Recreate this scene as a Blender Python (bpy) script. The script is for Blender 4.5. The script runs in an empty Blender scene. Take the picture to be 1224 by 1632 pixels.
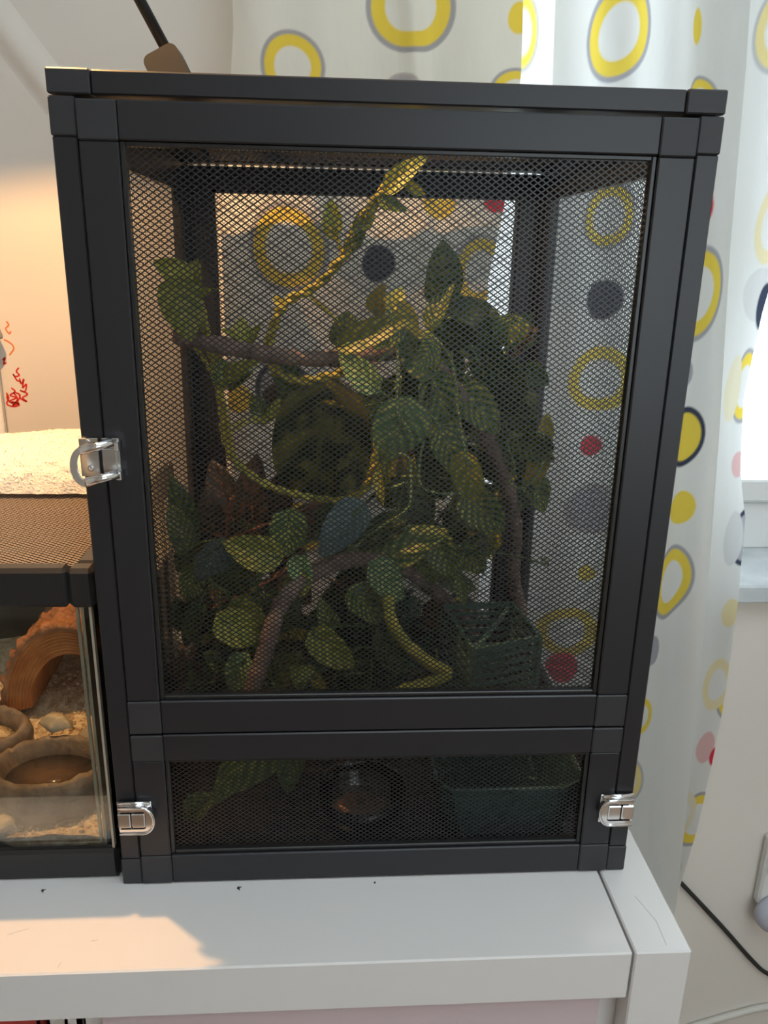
import bpy, bmesh, math, random
import numpy as np
from mathutils import Vector, Matrix, Euler, noise
R_ = random.Random(7)
scn = bpy.context.scene
COL = scn.collection
# ---------------------------------------------------------------- camera
cam_d = bpy.data.cameras.new('camera'); cam = bpy.data.objects.new('camera', cam_d); COL.objects.link(cam)
CAM = Vector((-0.03747, -0.53448, 0.48312)); CROT = Euler((1.260368, -0.019703, -0.06069), 'XYZ')
cam.location = CAM; cam.rotation_euler = CROT
cam_d.sensor_width = 36; cam_d.lens = 1290 / 1632 * 36; cam_d.clip_start = 0.02
scn.camera = cam
# ---------------------------------------------------------------- sky and exposure
world = bpy.data.worlds.new('sky'); scn.world = world; world.use_nodes = True
bg = world.node_tree.nodes['Background']; bg.inputs[0].default_value = (0.83, 0.94, 1.0, 1); bg.inputs[1].default_value = 3.0
scn.view_settings.view_transform = 'Standard'; scn.view_settings.look = 'None'
scn.view_settings.gamma = 1; scn.view_settings.use_curve_mapping = False
scn.view_settings.exposure = 0.14
try:
    scn.cycles.max_bounces = 7; scn.cycles.diffuse_bounces = 4; scn.cycles.transparent_max_bounces = 12; scn.cycles.adaptive_threshold = .03
    scn.cycles.sample_clamp_indirect = 4
except Exception:
    pass
# ---------------------------------------------------------------- helpers
CM = CROT.to_matrix()
def at(u, v, Y):
    d = CM @ Vector(((u - 612) / 1290, -(v - 816) / 1290, -1))
    return CAM + d * ((Y - CAM.y) / d.y)
def pxm(p):                                     # metres covered by one photo pixel at a point
    return -(CM.transposed() @ (Vector(p) - CAM)).z / 1290

def link(name, me, mat=None, parent=None):
    o = bpy.data.objects.new(name, me); COL.objects.link(o)
    if mat and me is not None and not me.materials: me.materials.append(mat)
    if parent: o.parent = parent
    return o
def empty(name, loc=(0, 0, 0)):
    o = bpy.data.objects.new(name, None); COL.objects.link(o); o.location = loc; o.empty_display_size = .02
    return o
def tag(o, label=None, cat=None, group=None, kind=None):
    if label: o['label'] = label
    if cat: o['category'] = cat
    if group: o['group'] = group
    if kind: o['kind'] = kind
    return o
class MB:
    """collects shapes for one mesh"""
    def __init__(s): s.v = []; s.f = []; s.sm = []
    def add(s, vs, fs, smooth=False):
        b = len(s.v); s.v += [tuple(p) for p in vs]; s.f += [tuple(i + b for i in f) for f in fs]; s.sm += [smooth] * len(fs)
    def box(s, x0, x1, y0, y1, z0, z1, m=None, bev=0.0):
        if bev > 0:
            b = bev; X = (x0, x1); Y = (y0, y1); Z = (z0, z1); vs = []; idx = {}
            for i in (0, 1):
                for j in (0, 1):
                    for k in (0, 1):
                        sx, sy, sz = (1, -1)[i], (1, -1)[j], (1, -1)[k]
                        for a in range(3):
                            p = [X[i] + sx * b, Y[j] + sy * b, Z[k] + sz * b]; p[a] = (X, Y, Z)[a][(i, j, k)[a]]
                            idx[i, j, k, a] = len(vs); vs.append(Vector(p))
            fs = []
            for a in range(3):
                o1, o2 = [q for q in range(3) if q != a]
                for w in (0, 1):
                    q = []
                    for (c1, c2) in ((0, 0), (1, 0), (1, 1), (0, 1)):
                        t = [0, 0, 0]; t[a] = w; t[o1] = c1; t[o2] = c2; q.append(idx[t[0], t[1], t[2], a])
                    fs.append(q)
                for c1 in (0, 1):
                    for c2 in (0, 1):
                        q = []
                        for (w, ax) in ((0, o1), (1, o1), (1, o2), (0, o2)):
                            t = [0, 0, 0]; t[a] = w; t[o1] = c1; t[o2] = c2; q.append(idx[t[0], t[1], t[2], ax])
                        fs.append(q)
            for i in (0, 1):
                for j in (0, 1):
                    for k in (0, 1): fs.append([idx[i, j, k, a] for a in range(3)])
        else:
            vs = [Vector((x, y, z)) for x in (x0, x1) for y in (y0, y1) for z in (z0, z1)]
            fs = [(0, 1, 3, 2), (4, 6, 7, 5), (0, 4, 5, 1), (2, 3, 7, 6), (0, 2, 6, 4), (1, 5, 7, 3)]
        if m: vs = [m @ p for p in vs]
        s.add(vs, fs); return s
    def bar(s, a, b, w, t, nrm):               # a flat strand from a to b
        a = Vector(a); b = Vector(b); d = (b - a).normalized(); n = Vector(nrm).normalized(); c = d.cross(n)
        vs = [p + c * (w / 2) * i + n * (t / 2) * j for p in (a, b) for i, j in ((-1, -1), (1, -1), (1, 1), (-1, 1))]
        s.add(vs, [(0, 1, 5, 4), (1, 2, 6, 5), (2, 3, 7, 6), (3, 0, 4, 7), (0, 3, 2, 1), (4, 5, 6, 7)]); return s
    def tube(s, pts, r, n=8, caps=True, smooth=True):
        pts = [Vector(p) for p in pts]; N = len(pts)
        rr = r if isinstance(r, (list, tuple)) else [r] * N
        t = (pts[1] - pts[0]).normalized(); up = Vector((0, 0, 1)) if abs(t.z) < .9 else Vector((1, 0, 0))
        x = t.cross(up).normalized(); vs = []
        for i, p in enumerate(pts):
            t2 = (pts[min(i + 1, N - 1)] - pts[max(i - 1, 0)]).normalized()
            x = (x - t2 * x.dot(t2)).normalized(); y = t2.cross(x)
            for k in range(n):
                a = 2 * math.pi * k / n; vs.append(p + (x * math.cos(a) + y * math.sin(a)) * rr[i])
        fs = [(i * n + k, i * n + (k + 1) % n, (i + 1) * n + (k + 1) % n, (i + 1) * n + k) for i in range(N - 1) for k in range(n)]
        if caps: fs += [tuple(reversed(range(n))), tuple(range((N - 1) * n, N * n))]
        s.add(vs, fs, smooth); return s
    def lathe(s, prof, c=(0, 0, 0), n=32, smooth=True, m=None, sx=1, sy=1, close=False):
        vs = []; N = len(prof)
        for (r, z) in prof:
            for k in range(n):
                a = 2 * math.pi * k / n; vs.append(Vector((c[0] + sx * r * math.cos(a), c[1] + sy * r * math.sin(a), c[2] + z)))
        fs = [(i * n + k, i * n + (k + 1) % n, (i + 1) * n + (k + 1) % n, (i + 1) * n + k) for i in range(N - 1) for k in range(n)]
        if close: fs += [((N - 1) * n + k, (N - 1) * n + (k + 1) % n, (k + 1) % n, k) for k in range(n)]
        else: fs += [tuple(reversed(range(n))), tuple(range((N - 1) * n, N * n))]
        if m: vs = [m @ p for p in vs]
        s.add(vs, fs, smooth); return s
    def prism(s, poly, d, m=None):             # polygon in xy extruded by vector d
        d = Vector(d); n = len(poly); p = [Vector(q) for q in poly]; vs = p + [q + d for q in p]
        if m: vs = [m @ q for q in vs]
        s.add(vs, [tuple(reversed(range(n))), tuple(range(n, 2 * n))] + [(k, (k + 1) % n, n + (k + 1) % n, n + k) for k in range(n)]); return s
    def mesh(s, name):
        me = bpy.data.meshes.new(name); me.from_pydata(s.v, [], s.f); me.update()
        me.polygons.foreach_set('use_smooth', s.sm)
        bm = bmesh.new(); bm.from_mesh(me); bmesh.ops.recalc_face_normals(bm, faces=bm.faces); bm.to_mesh(me); bm.free()
        return me
    def build(s, name, mat, parent=None): return link(name, s.mesh(name), mat, parent)
def spline(pts, k=6):
    P = [Vector(p) for p in pts]; P = [P[0] * 2 - P[1]] + P + [P[-1] * 2 - P[-2]]; out = []
    for i in range(1, len(P) - 2):
        for j in range(k):
            t = j / k; a, b, c, d = P[i - 1:i + 3]
            out.append(.5 * ((2 * b) + (c - a) * t + (2 * a - 5 * b + 4 * c - d) * t * t + (3 * b - a - 3 * c + d) * t ** 3))
    out.append(P[-2]); return out
def rope(mb, pts, r, k=6, strands=2, pitch=7, n=6):
    """twisted strands along a path"""
    p = spline(pts, k); d = 0; S = [[] for _ in range(strands)]
    fine = []
    for a, b in zip(p, p[1:]):
        L = (b - a).length; m = max(1, int(L / (r * .9)))
        fine += [a.lerp(b, j / m) for j in range(m)]
    fine.append(p[-1])
    for i, q in enumerate(fine):
        t = (fine[min(i + 1, len(fine) - 1)] - fine[max(i - 1, 0)]).normalized()
        x = t.cross(Vector((.3, .9, .2))).normalized(); y = t.cross(x)
        if i: d += (q - fine[i - 1]).length
        for s_ in range(strands):
            a = 2 * math.pi * (d / (pitch * r) + s_ / strands)
            S[s_].append(q + (x * math.cos(a) + y * math.sin(a)) * r * .5)
    for q in S: mb.tube(q, r * .62, n)
    return mb
# ---------------------------------------------------------------- materials
def newmat(name):
    m = bpy.data.materials.new(name); m.use_nodes = True; nt = m.node_tree
    return m, nt, nt.nodes, nt.links, nt.nodes['Principled BSDF']
def sock(b, *names):
    for n in names:
        if n in b.inputs: return b.inputs[n]
def mat(name, col, rough=.5, metal=0, spec=None, var=0, vscale=20, bump=0, bscale=200, trans=0, col2=None, coord='Object'):
    m, nt, N, L, b = newmat(name)
    b.inputs['Base Color'].default_value = (*col, 1); b.inputs['Roughness'].default_value = rough; b.inputs['Metallic'].default_value = metal
    if spec is not None: sock(b, 'Specular IOR Level', 'Specular').default_value = spec
    tc = None
    if var or bump or col2:
        tc = N.new('ShaderNodeTexCoord')
    if var or col2:
        nz = N.new('ShaderNodeTexNoise'); nz.inputs['Scale'].default_value = vscale; nz.inputs['Detail'].default_value = 6; L.new(tc.outputs[coord], nz.inputs['Vector'])
        rp = N.new('ShaderNodeValToRGB'); c2 = col2 or tuple(c * (1 - var) for c in col)
        rp.color_ramp.elements[0].position = .35; rp.color_ramp.elements[1].position = .65
        rp.color_ramp.elements[0].color = (*c2, 1); rp.color_ramp.elements[1].color = (*col, 1)
        L.new(nz.outputs['Fac'], rp.inputs['Fac']); L.new(rp.outputs['Color'], b.inputs['Base Color'])
    if bump:
        nb = N.new('ShaderNodeTexNoise'); nb.inputs['Scale'].default_value = bscale; nb.inputs['Detail'].default_value = 5; L.new(tc.outputs[coord], nb.inputs['Vector'])
        bp = N.new('ShaderNodeBump'); bp.inputs['Strength'].default_value = bump; bp.inputs['Distance'].default_value = .002
        L.new(nb.outputs['Fac'], bp.inputs['Height']); L.new(bp.outputs['Normal'], b.inputs['Normal'])
    return m
def glassmat(name, tint=(.93, .96, .94), gloss=1.0):
    m, nt, N, L, b = newmat(name); N.remove(b); out = [n for n in N if n.type == 'OUTPUT_MATERIAL'][0]
    t = N.new('ShaderNodeBsdfTransparent'); t.inputs[0].default_value = (*tint, 1)
    g = N.new('ShaderNodeBsdfGlossy'); g.inputs['Roughness'].default_value = .02
    fr = N.new('ShaderNodeFresnel'); fr.inputs[0].default_value = 1.45
    mu = N.new('ShaderNodeMath'); mu.operation = 'MULTIPLY'; mu.inputs[1].default_value = gloss; L.new(fr.outputs[0], mu.inputs[0])
    mx = N.new('ShaderNodeMixShader'); L.new(mu.outputs[0], mx.inputs[0]); L.new(t.outputs[0], mx.inputs[1]); L.new(g.outputs[0], mx.inputs[2]); L.new(mx.outputs[0], out.inputs[0])
    return m
def fabricmat(name, T, tint=None):
    m, nt, N, L, b = newmat(name); N.remove(b); out = [n for n in N if n.type == 'OUTPUT_MATERIAL'][0]
    at_ = N.new('ShaderNodeAttribute'); at_.attribute_name = 'print'
    d = N.new('ShaderNodeBsdfDiffuse'); t = N.new('ShaderNodeBsdfTranslucent')
    tc = N.new('ShaderNodeTexCoord'); nz = N.new('ShaderNodeTexNoise'); nz.inputs['Scale'].default_value = 22; nz.inputs['Detail'].default_value = 4
    mp = N.new('ShaderNodeMapping'); mp.inputs['Scale'].default_value = (1, 1, .45); L.new(tc.outputs['Object'], mp.inputs[0]); L.new(mp.outputs[0], nz.inputs['Vector'])
    bp = N.new('ShaderNodeBump'); bp.inputs['Strength'].default_value = .35; bp.inputs['Distance'].default_value = .01; L.new(nz.outputs['Fac'], bp.inputs['Height'])
    co = at_.outputs['Color']
    if tint:
        mc = N.new('ShaderNodeMix'); mc.data_type = 'RGBA'; mc.blend_type = 'MULTIPLY'; mc.inputs[0].default_value = 1; L.new(co, mc.inputs[6]); mc.inputs[7].default_value = (*tint, 1); co = mc.outputs[2]
    for s_ in (d, t): L.new(co, s_.inputs[0]); L.new(bp.outputs[0], s_.inputs['Normal'])
    mx = N.new('ShaderNodeMixShader'); mx.inputs[0].default_value = T; L.new(d.outputs[0], mx.inputs[1]); L.new(t.outputs[0], mx.inputs[2]); L.new(mx.outputs[0], out.inputs[0])
    return m
def leafmat(name, c1, c2, amt=.5, freq=11, rough=.38, trans=.22):
    """c1 ground colour, c2 the paler streaks running out from the midrib"""
    m, nt, N, L, b = newmat(name); out = [n for n in N if n.type == 'OUTPUT_MATERIAL'][0]
    uv = N.new('ShaderNodeUVMap'); sp = N.new('ShaderNodeSeparateXYZ'); L.new(uv.outputs[0], sp.inputs[0])
    def M(op, a, bb=None, c=None):
        n = N.new('ShaderNodeMath'); n.operation = op
        for i, q in enumerate((a, bb, c)):
            if q is None: continue
            if isinstance(q, (int, float)): n.inputs[i].default_value = q
            else: L.new(q, n.inputs[i])
        return n.outputs[0]
    s_ = M('ABSOLUTE', M('MULTIPLY_ADD', sp.outputs[0], 2, -1))
    oi = N.new('ShaderNodeObjectInfo')
    nz = N.new('ShaderNodeTexNoise'); nz.noise_dimensions = '4D'; nz.inputs['Scale'].default_value = 5; nz.inputs['Detail'].default_value = 4
    L.new(uv.outputs[0], nz.inputs['Vector']); L.new(M('MULTIPLY', oi.outputs['Random'], 40), nz.inputs['W'])
    k = M('ADD', M('SUBTRACT', M('MULTIPLY', sp.outputs[1], freq), M('MULTIPLY', s_, freq * .38)), M('MULTIPLY', nz.outputs['Fac'], 2.4))
    st = M('MULTIPLY_ADD', M('SINE', M('MULTIPLY', k, 6.283 / 1.7)), .5, .5)
    f = M('MULTIPLY', M('POWER', st, 1.6), M('MULTIPLY_ADD', nz.outputs['Fac'], 2.4, -.55))
    rib = M('LESS_THAN', s_, .055)
    f = M('MAXIMUM', M('MULTIPLY', f, amt * 1.5), M('MULTIPLY', rib, .45)); f = M('MINIMUM', M('MAXIMUM', f, 0), 1)
    mx = N.new('ShaderNodeMix'); mx.data_type = 'RGBA'; L.new(f, mx.inputs[0]); mx.inputs[6].default_value = (*c1, 1); mx.inputs[7].default_value = (*c2, 1)
    hs = N.new('ShaderNodeHueSaturation'); L.new(mx.outputs[2], hs.inputs['Color']); L.new(M('MULTIPLY_ADD', oi.outputs['Random'], .5, .66), hs.inputs['Value'])
    L.new(hs.outputs[0], b.inputs['Base Color']); b.inputs['Roughness'].default_value = rough
    bp = N.new('ShaderNodeBump'); bp.inputs['Strength'].default_value = .3; bp.inputs['Distance'].default_value = .001; L.new(st, bp.inputs['Height']); L.new(bp.outputs[0], b.inputs['Normal'])
    t = N.new('ShaderNodeBsdfTranslucent'); L.new(hs.outputs[0], t.inputs[0])
    ms = N.new('ShaderNodeMixShader'); ms.inputs[0].default_value = trans; L.new(b.outputs[0], ms.inputs[1]); L.new(t.outputs[0], ms.inputs[2]); L.new(ms.outputs[0], out.inputs[0])
    return m
M_ = dict(
    wall=mat('wall_paint', (.77, .72, .655), .85, var=.04, vscale=3, bump=.15, bscale=60),
    ceil=mat('ceiling_paint', (.8, .79, .77), .9),
    floor=mat('floor_wood', (.32, .22, .15), .5, var=.3, vscale=8),
    white=mat('white_gloss', (.80, .80, .79), .22, var=.015, vscale=4),
    desk=mat('white_lacquer', (.76, .735, .715), .16, var=.02, vscale=5),
    lilac=mat('lilac_panel', (.66, .54, .56), .4),
    black=mat('black_aluminium', (.017, .017, .020), .36, bump=.03, bscale=900),
    bracket=mat('black_plastic_bracket', (.026, .026, .029), .5, bump=.06, bscale=700),
    mesh=mat('black_mesh', (.013, .013, .014), .36), tankmesh=mat('bronze_mesh', (.42, .33, .25), .45),
    plastic=mat('tank_black_plastic', (.018, .017, .017), .3),
    chrome=mat('chrome', (.86, .86, .87), .09, 1),
    steel=mat('dull_steel', (.55, .54, .52), .3, 1),
    lampblack=mat('lamp_black', (.008, .008, .008), .5),
    glass=glassmat('tank_glass'), pane=glassmat('window_glass', (.98, .99, 1), .5),
    plasticclear=glassmat('clear_plastic', (.86, .87, .86), 1.6),
    bark=mat('brown_vine_bark', (.34, .235, .18), .8, col2=(.17, .11, .085), vscale=60, bump=.9, bscale=160),
    hide=mat('bark_hide', (.78, .36, .12), .6, col2=(.55, .20, .06), vscale=45, bump=.9, bscale=130),
    hidedark=mat('bark_crust', (.50, .22, .10), .85, col2=(.24, .10, .05), vscale=50, bump=1, bscale=120),
    gravel=mat('gravel', (.90, .76, .57), .8, col2=(.55, .38, .22), vscale=130, bump=1, bscale=300),
    stone=mat('resin_stone', (.30, .23, .18), .6, col2=(.15, .11, .085), vscale=40, bump=1, bscale=110),
    pebble=mat('pale_stone', (.50, .43, .35), .7, var=.3, vscale=25, bump=.4, bscale=90),
    water=mat('brown_water', (.17, .10, .055), .06, col2=(.10, .06, .03), vscale=30),
    glint=mat('glass_glint', (.42, .36, .28), .15),  # pale tan painted in place of reflections in the tank glass
    shell=mat('shell', (.62, .52, .38), .5, var=.2, vscale=30),
    towel=mat('cream_terry', (.93, .90, .82), .95, bump=1, bscale=420),
    vine=mat('yellow_vine', (.62, .50, .07), .6, col2=(.34, .33, .05), vscale=70, bump=.6, bscale=260),
    vineg=mat('green_vine', (.13, .20, .05), .6, col2=(.06, .11, .03), vscale=70, bump=.5, bscale=260),
    twine=mat('green_white_twine', (.42, .52, .22), .7, col2=(.10, .20, .06), vscale=260),
    twig=mat('orange_twig', (.36, .14, .045), .7, col2=(.20, .07, .03), vscale=60),
    green=mat('green_plastic', (.085, .17, .125), .25),
    tray=mat('dark_green_plastic', (.028, .085, .068), .3),
    soil=mat('brown_soil', (.17, .10, .06), .9, col2=(.08, .05, .03), vscale=120, bump=1, bscale=260),
    red=mat('red_crayon', (.75, .04, .03), .7), orange=mat('orange_crayon', (.85, .27, .09), .7),
    cable=mat('black_cable', (.02, .022, .02), .5), whitecable=mat('white_cable', (.66, .64, .58), .5),
    capgrey=mat('grey_cap', (.33, .30, .27), .6), plug=mat('plug_grey', (.50, .52, .60), .5),
    bookred=mat('book_red', (.45, .05, .04), .5), bookwhite=mat('book_white', (.75, .75, .72), .5), bookgrey=mat('book_grey', (.09, .08, .08), .5),
    crumb=mat('crumb', (.03, .025, .02), .8), scratch=mat('scratch', (.56, .53, .50), .4),
    marble=mat('sill_stone', (.72, .76, .78), .25, col2=(.55, .60, .63), vscale=14),
    fabric=fabricmat('curtain_fabric', .55), thick=fabricmat('curtain_lamp_tint', .22, (.95, .90, .80)), sheer=fabricmat('curtain_thin', .85),  # thick cloth has the lamp's warm veil painted in as a tint
)
LM = dict(
    g=leafmat('leaf_green', (.048, .13, .034), (.54, .56, .12), .8),
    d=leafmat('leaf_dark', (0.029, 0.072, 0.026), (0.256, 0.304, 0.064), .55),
    y=leafmat('leaf_yellow', (.27, .33, .04), (.75, .68, .14), .85, 8),
    o=leafmat('leaf_gold', (0.640, 0.480, 0.056), (0.750, 0.704, 0.128), .7, 8),
    b=leafmat('leaf_blue', (0.072, 0.136, 0.136), (0.256, 0.368, 0.320), .4, rough=.3),
    l=leafmat('leaf_light', (0.120, 0.272, 0.096), (0.576, 0.672, 0.256), .8, 9),
    c=leafmat('leaf_croton', (.050, .046, .026), (.32, .13, .04), .45, 7),
    h=leafmat('leaf_hosta', (.032, .055, .018), (.36, .34, .07), .8, 4),
)
# ================================================================= THE ROOM
WY = .62                                       # face of the window wall
def struct(name, mb, m, parent=None):
    o = mb.build(name, m, parent)
    if not parent: o['kind'] = 'structure'
    return o
WX0, WX1, WZ0, WZ1 = -.10, 1.15, 0.0, 1.35     # window opening
FZ, CZ = -1.0, 1.75
mb = MB()
mb.box(-1.7, WX0, WY, WY + .2, FZ, CZ); mb.box(WX1, 1.9, WY, WY + .2, FZ, CZ)
mb.box(WX0, WX1, WY, WY + .2, FZ, WZ0 - .022); mb.box(WX0, WX1, WY, WY + .2, WZ1, CZ)
wall_back = tag(struct('wall_back', mb, M_['wall']), 'pale plaster wall with the window behind curtains')
struct('wall_left', MB().box(-1.85, -1.7, -2.6, WY + .2, FZ, CZ), M_['wall'])
struct('wall_right', MB().box(1.9, 2.05, -2.6, WY + .2, FZ, CZ), M_['wall'])
mb = MB()                                       # wall behind the viewer, with an unseen opening added to let in fill light
mb.box(-1.7, .35, -2.75, -2.6, FZ, CZ); mb.box(1.75, 1.9, -2.75, -2.6, FZ, CZ); mb.box(.35, 1.75, -2.75, -2.6, FZ, -.15); mb.box(.35, 1.75, -2.75, -2.6, 1.2, CZ)
struct('wall_front', mb, M_['wall'])
struct('floor', MB().box(-1.85, 2.05, -2.75, WY + .2, FZ - .1, FZ), M_['floor'])
mb = MB(); SX0, SX1, SY0, SY1 = -.25, 1.3, -1.6, -.1     # roof opening above and behind the viewer, unseen and added for fill light
mb.box(-1.85, SX0, -2.75, WY + .2, CZ, CZ + .1); mb.box(SX1, 2.05, -2.75, WY + .2, CZ, CZ + .1); mb.box(SX0, SX1, -2.75, SY0, CZ, CZ + .1); mb.box(SX0, SX1, SY1, WY + .2, CZ, CZ + .1)
struct('ceiling', mb, M_['ceil'])
# slanting plaster edge high on the wall
a = at(-30, 2, WY); b = at(96, 166, WY)
mb = MB(); dd = (b - a).normalized(); cc = dd.cross(Vector((0, 1, 0))); vs = []
for q in (a, b):
    for k in range(13):
        t = k / 12 * 2 - 1; vs.append(q + cc * (.030 * t) + Vector((0, .0005 - .008 * (.5 + .5 * math.cos(math.pi * t)) ** (1.6 if t < 0 else .7), 0)))
mb.add(vs, [(k, k + 1, 14 + k, 13 + k) for k in range(12)], True)
tag(struct('trim_1', mb, M_['wall']), 'slanting plaster ridge on the wall')
# window: frame, casement bars, panes, sill
win = empty('window_1', (.4, .78, 0)); win['kind'] = 'structure'
win.matrix_world = Matrix.Identity(4)
mb = MB()
for (x0, x1, z0, z1) in ((WX0, WX0 + .06, WZ0, WZ1), (WX1 - .06, WX1, WZ0, WZ1), (WX0, WX1, WZ0, .085), (WX0, WX1, WZ1 - .06, WZ1)):
    mb.box(x0, x1, .76, .82, z0, z1, bev=.003)
mb.build('window_frame', M_['white'], win)
for x0, x1 in ((WX0 + .06, .40), (.42, WX1 - .06)):
    mb = MB()
    for (p, q, r, s_) in ((x0, x0 + .045, .09, WZ1 - .06), (x1 - .045, x1, .09, WZ1 - .06), (x0, x1, .09, .128), (x0, x1, WZ1 - .1, WZ1 - .06)):
        mb.box(p, q, .745, .785, r, s_, bev=.003)
    mb.build('casement', M_['white'], win)
    MB().box(x0 + .04, x1 - .04, .762, .766, .125, WZ1 - .09).build('pane', M_['pane'], win)
tag(struct('window_2', MB().box(WX0 - .03, WX1 + .03, WY - .028, WY + .15, -.030, 0.0, bev=.003), M_['marble']), 'pale stone window sill')
bpy.data.objects['window_2'].name = 'trim_2'
# ---------------------------------------------------------------- curtains
PAL = dict(w=(.80, .80, .78), y=(.86, .66, .10), g=(.40, .40, .44), d=(.055, .065, .10), r=(.72, .05, .08), k=(.44, .43, .47), t=(.50, .46, .47))
def mixc(a, b, f): return tuple(p * (1 - f) + q * f for p, q in zip(a, b))
def curtain(name, xl, xr, yfun, z0, z1, dots, m, dx=.0016, dz=.0016, Yd=.48):
    """xl(z), xr(z) = side edges; yfun(x, z, s) = depth of the cloth; dots = prints (x, z, rx, rz, kind, fade)"""
    zs = np.arange(z0, z1 + dz, dz); nz_ = len(zs); w = max(xr(z) - xl(z) for z in zs); nx = int(w / dx) + 1
    s = np.linspace(0, 1, nx)
    XL = np.array([xl(z) for z in zs])[:, None]; XR = np.array([xr(z) for z in zs])[:, None]
    X = XL + (XR - XL) * s[None, :]; Z = np.repeat(zs[:, None], nx, 1); S = np.repeat(s[None, :], nz_, 0)
    Y = yfun(X, Z, S)
    C = np.empty((nz_, nx, 4)); C[..., :3] = PAL['w']; C[..., 3] = 1
    for (cx, cz, rx, rz, kind, fade) in dots:
        th = np.arctan2((Z - cz) / rz, (X - cx) / rx)
        q = np.hypot((X - cx) / rx, (Z - cz) / rz) / (1 + .035 * np.sin(2 * th + cx * 40) + .02 * np.sin(3 * th + cz * 30))
        if kind == 'G': lay = ((1, 'g'), (.88, 'y'), (.57, 'w'))
        elif kind == 'Y': lay = ((1, 'y'), (.62, 'w'))
        elif kind == 'B': lay = ((1, 'd'), (.80, 'y'))
        elif kind == 'K': lay = ((1, 'd'), (.82, 'k'))
        elif kind == 'T': lay = ((1, 't'), (.80, 'k'))
        else: lay = ((1, {'y': 'y', 'r': 'r', 'g': 'g', 'd': 'd'}[kind]),)
        for rad, c in lay:
            cov = np.clip((rad - q) * min(rx, rz) / (dx * 1.1) + .5, 0, 1)[..., None]; C[..., :3] = C[..., :3] * (1 - cov) + np.array(mixc(PAL[c], PAL['w'], fade)) * cov
    V = np.stack([X, Y, Z], -1).reshape(-1, 3); n = nz_ * nx
    i = (np.arange(nz_ - 1)[:, None] * nx + np.arange(nx - 1)[None, :]).ravel()
    F = np.stack([i, i + 1, i + nx + 1, i + nx], -1)
    me = bpy.data.meshes.new(name); me.vertices.add(n); me.vertices.foreach_set('co', V.ravel())
    me.loops.add(F.size); me.loops.foreach_set('vertex_index', F.ravel()); me.polygons.add(len(F))
    me.polygons.foreach_set('loop_start', np.arange(0, F.size, 4)); me.update(calc_edges=True)
    me.polygons.foreach_set('use_smooth', [True] * len(F))
    ca = me.color_attributes.new('print', 'FLOAT_COLOR', 'POINT'); ca.data.foreach_set('color', C.reshape(-1))
    return link(name, me, m)
def D(lst, Y):
    out = []
    for (u, v, rx, ry, k, *f) in lst:
        p = at(u, v, Y); s_ = pxm(p); out.append((p.x, p.z, rx * s_ * 1.02, ry * s_ * 1.06, k, f[0] if f else 0))
    return out
def poly(lst, Y, flat=True):                   # edge as a function of height
    P = sorted((at(u, v, Y).z, at(u, v, Y).x) for u, v in lst); zz = [p[0] for p in P]; xx = [p[1] for p in P]
    return lambda z: float(np.interp(z, zz, xx))
ZT = 1.42
YA = .49
eA = poly([(832, 0), (828, 120), (802, 330), (776, 450), (764, 850), (760, 1000)], YA)
dA = D([(655, 8, 68, 68, 'G'), (466, 108, 50, 50, 'G'), (825, 32, 18, 22, 'y'), (822, 152, 46, 36, 'G'), (642, 140, 26, 22, 'T'),
        (460, 395, 62, 66, 'G'), (604, 420, 26, 28, 'd'), (765, 432, 44, 52, 'G'), (790, 322, 20, 16, 'r'), (700, 322, 26, 24, 'y'),
        (452, 622, 44, 48, 'K'), (380, 640, 20, 22, 'y'), (560, 700, 40, 40, 'G'), (690, 640, 42, 44, 'B'), (600, 560, 18, 18, 'r'), (480, 840, 44, 44, 'G'),
        (640, 860, 40, 42, 'G'), (560, 960, 22, 22, 'g'), (400, 900, 22, 22, 'y'), (720, 980, 40, 40, 'B'), (430, 240, 20, 20, 'r')], YA)
cA = curtain('curtain', lambda z: -.148 - .022 * min(1, max(0, (.72 - z) / .2)), eA, lambda X, Z, S: YA + .010 * np.sin(X * 31 + .6 * Z) + .006 * np.sin(X * 75 + 2 * Z) * (1 - S) - .012 * np.exp(-((X - .055 + .10 * (Z - .7)) / .012) ** 2) + .004 * np.sin(9 * X + 14 * Z), -.62, ZT, dA, M_['thick'])
tag(cA, 'white curtain panel with yellow rings and black dot, hanging behind the cage', 'curtain', 'printed curtain panels at the window')
YB = .555
cB = curtain('curtain', lambda z: .02, poly([(900, 0), (905, 330), (900, 850)], YB), lambda X, Z, S: YB + .008 * np.sin(X * 40), -.62, ZT,
             D([(834, 50, 26, 58, 'G'), (800, 860, 26, 44, 'Y'), (805, 600, 22, 40, 'Y')], YB), M_['sheer'], .003, .003)
tag(cB, 'brightest narrow strip of thin curtain between the two printed panels', 'curtain', 'printed curtain panels at the window')
YC = .50
eC = poly([(1212, 0), (1205, 100), (1176, 400), (1155, 700), (1130, 1000), (1100, 1300), (1085, 1450)], YC)
dC = D([(986, 52, 46, 66, 'G'), (1120, 37, 11, 25, 'y'), (1128, 160, 28, 38, 'G'), (970, 345, 36, 48, 'G'), (963, 478, 24, 29, 'd'),
        (955, 605, 46, 48, 'Y'), (943, 712, 16, 16, 'r'), (942, 812, 40, 40, 'T'), (935, 915, 13, 13, 'y'), (905, 1010, 46, 40, 'Y'), (897, 1066, 25, 25, 'r'),
        (1126, 470, 34, 70, 'G'), (1139, 330, 8, 20, 'r'), (1108, 600, 9, 18, 'g'), (1104, 703, 28, 46, 'B'), (1097, 818, 22, 26, 'y'),
        (1078, 936, 37, 58, 'G'), (1040, 1040, 15, 24, 'g'), (1026, 1145, 16, 30, 'Y'), (868, 455, 16, 60, 'G'), (1000, 1250, 30, 40, 'G', .3)], YC)
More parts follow.
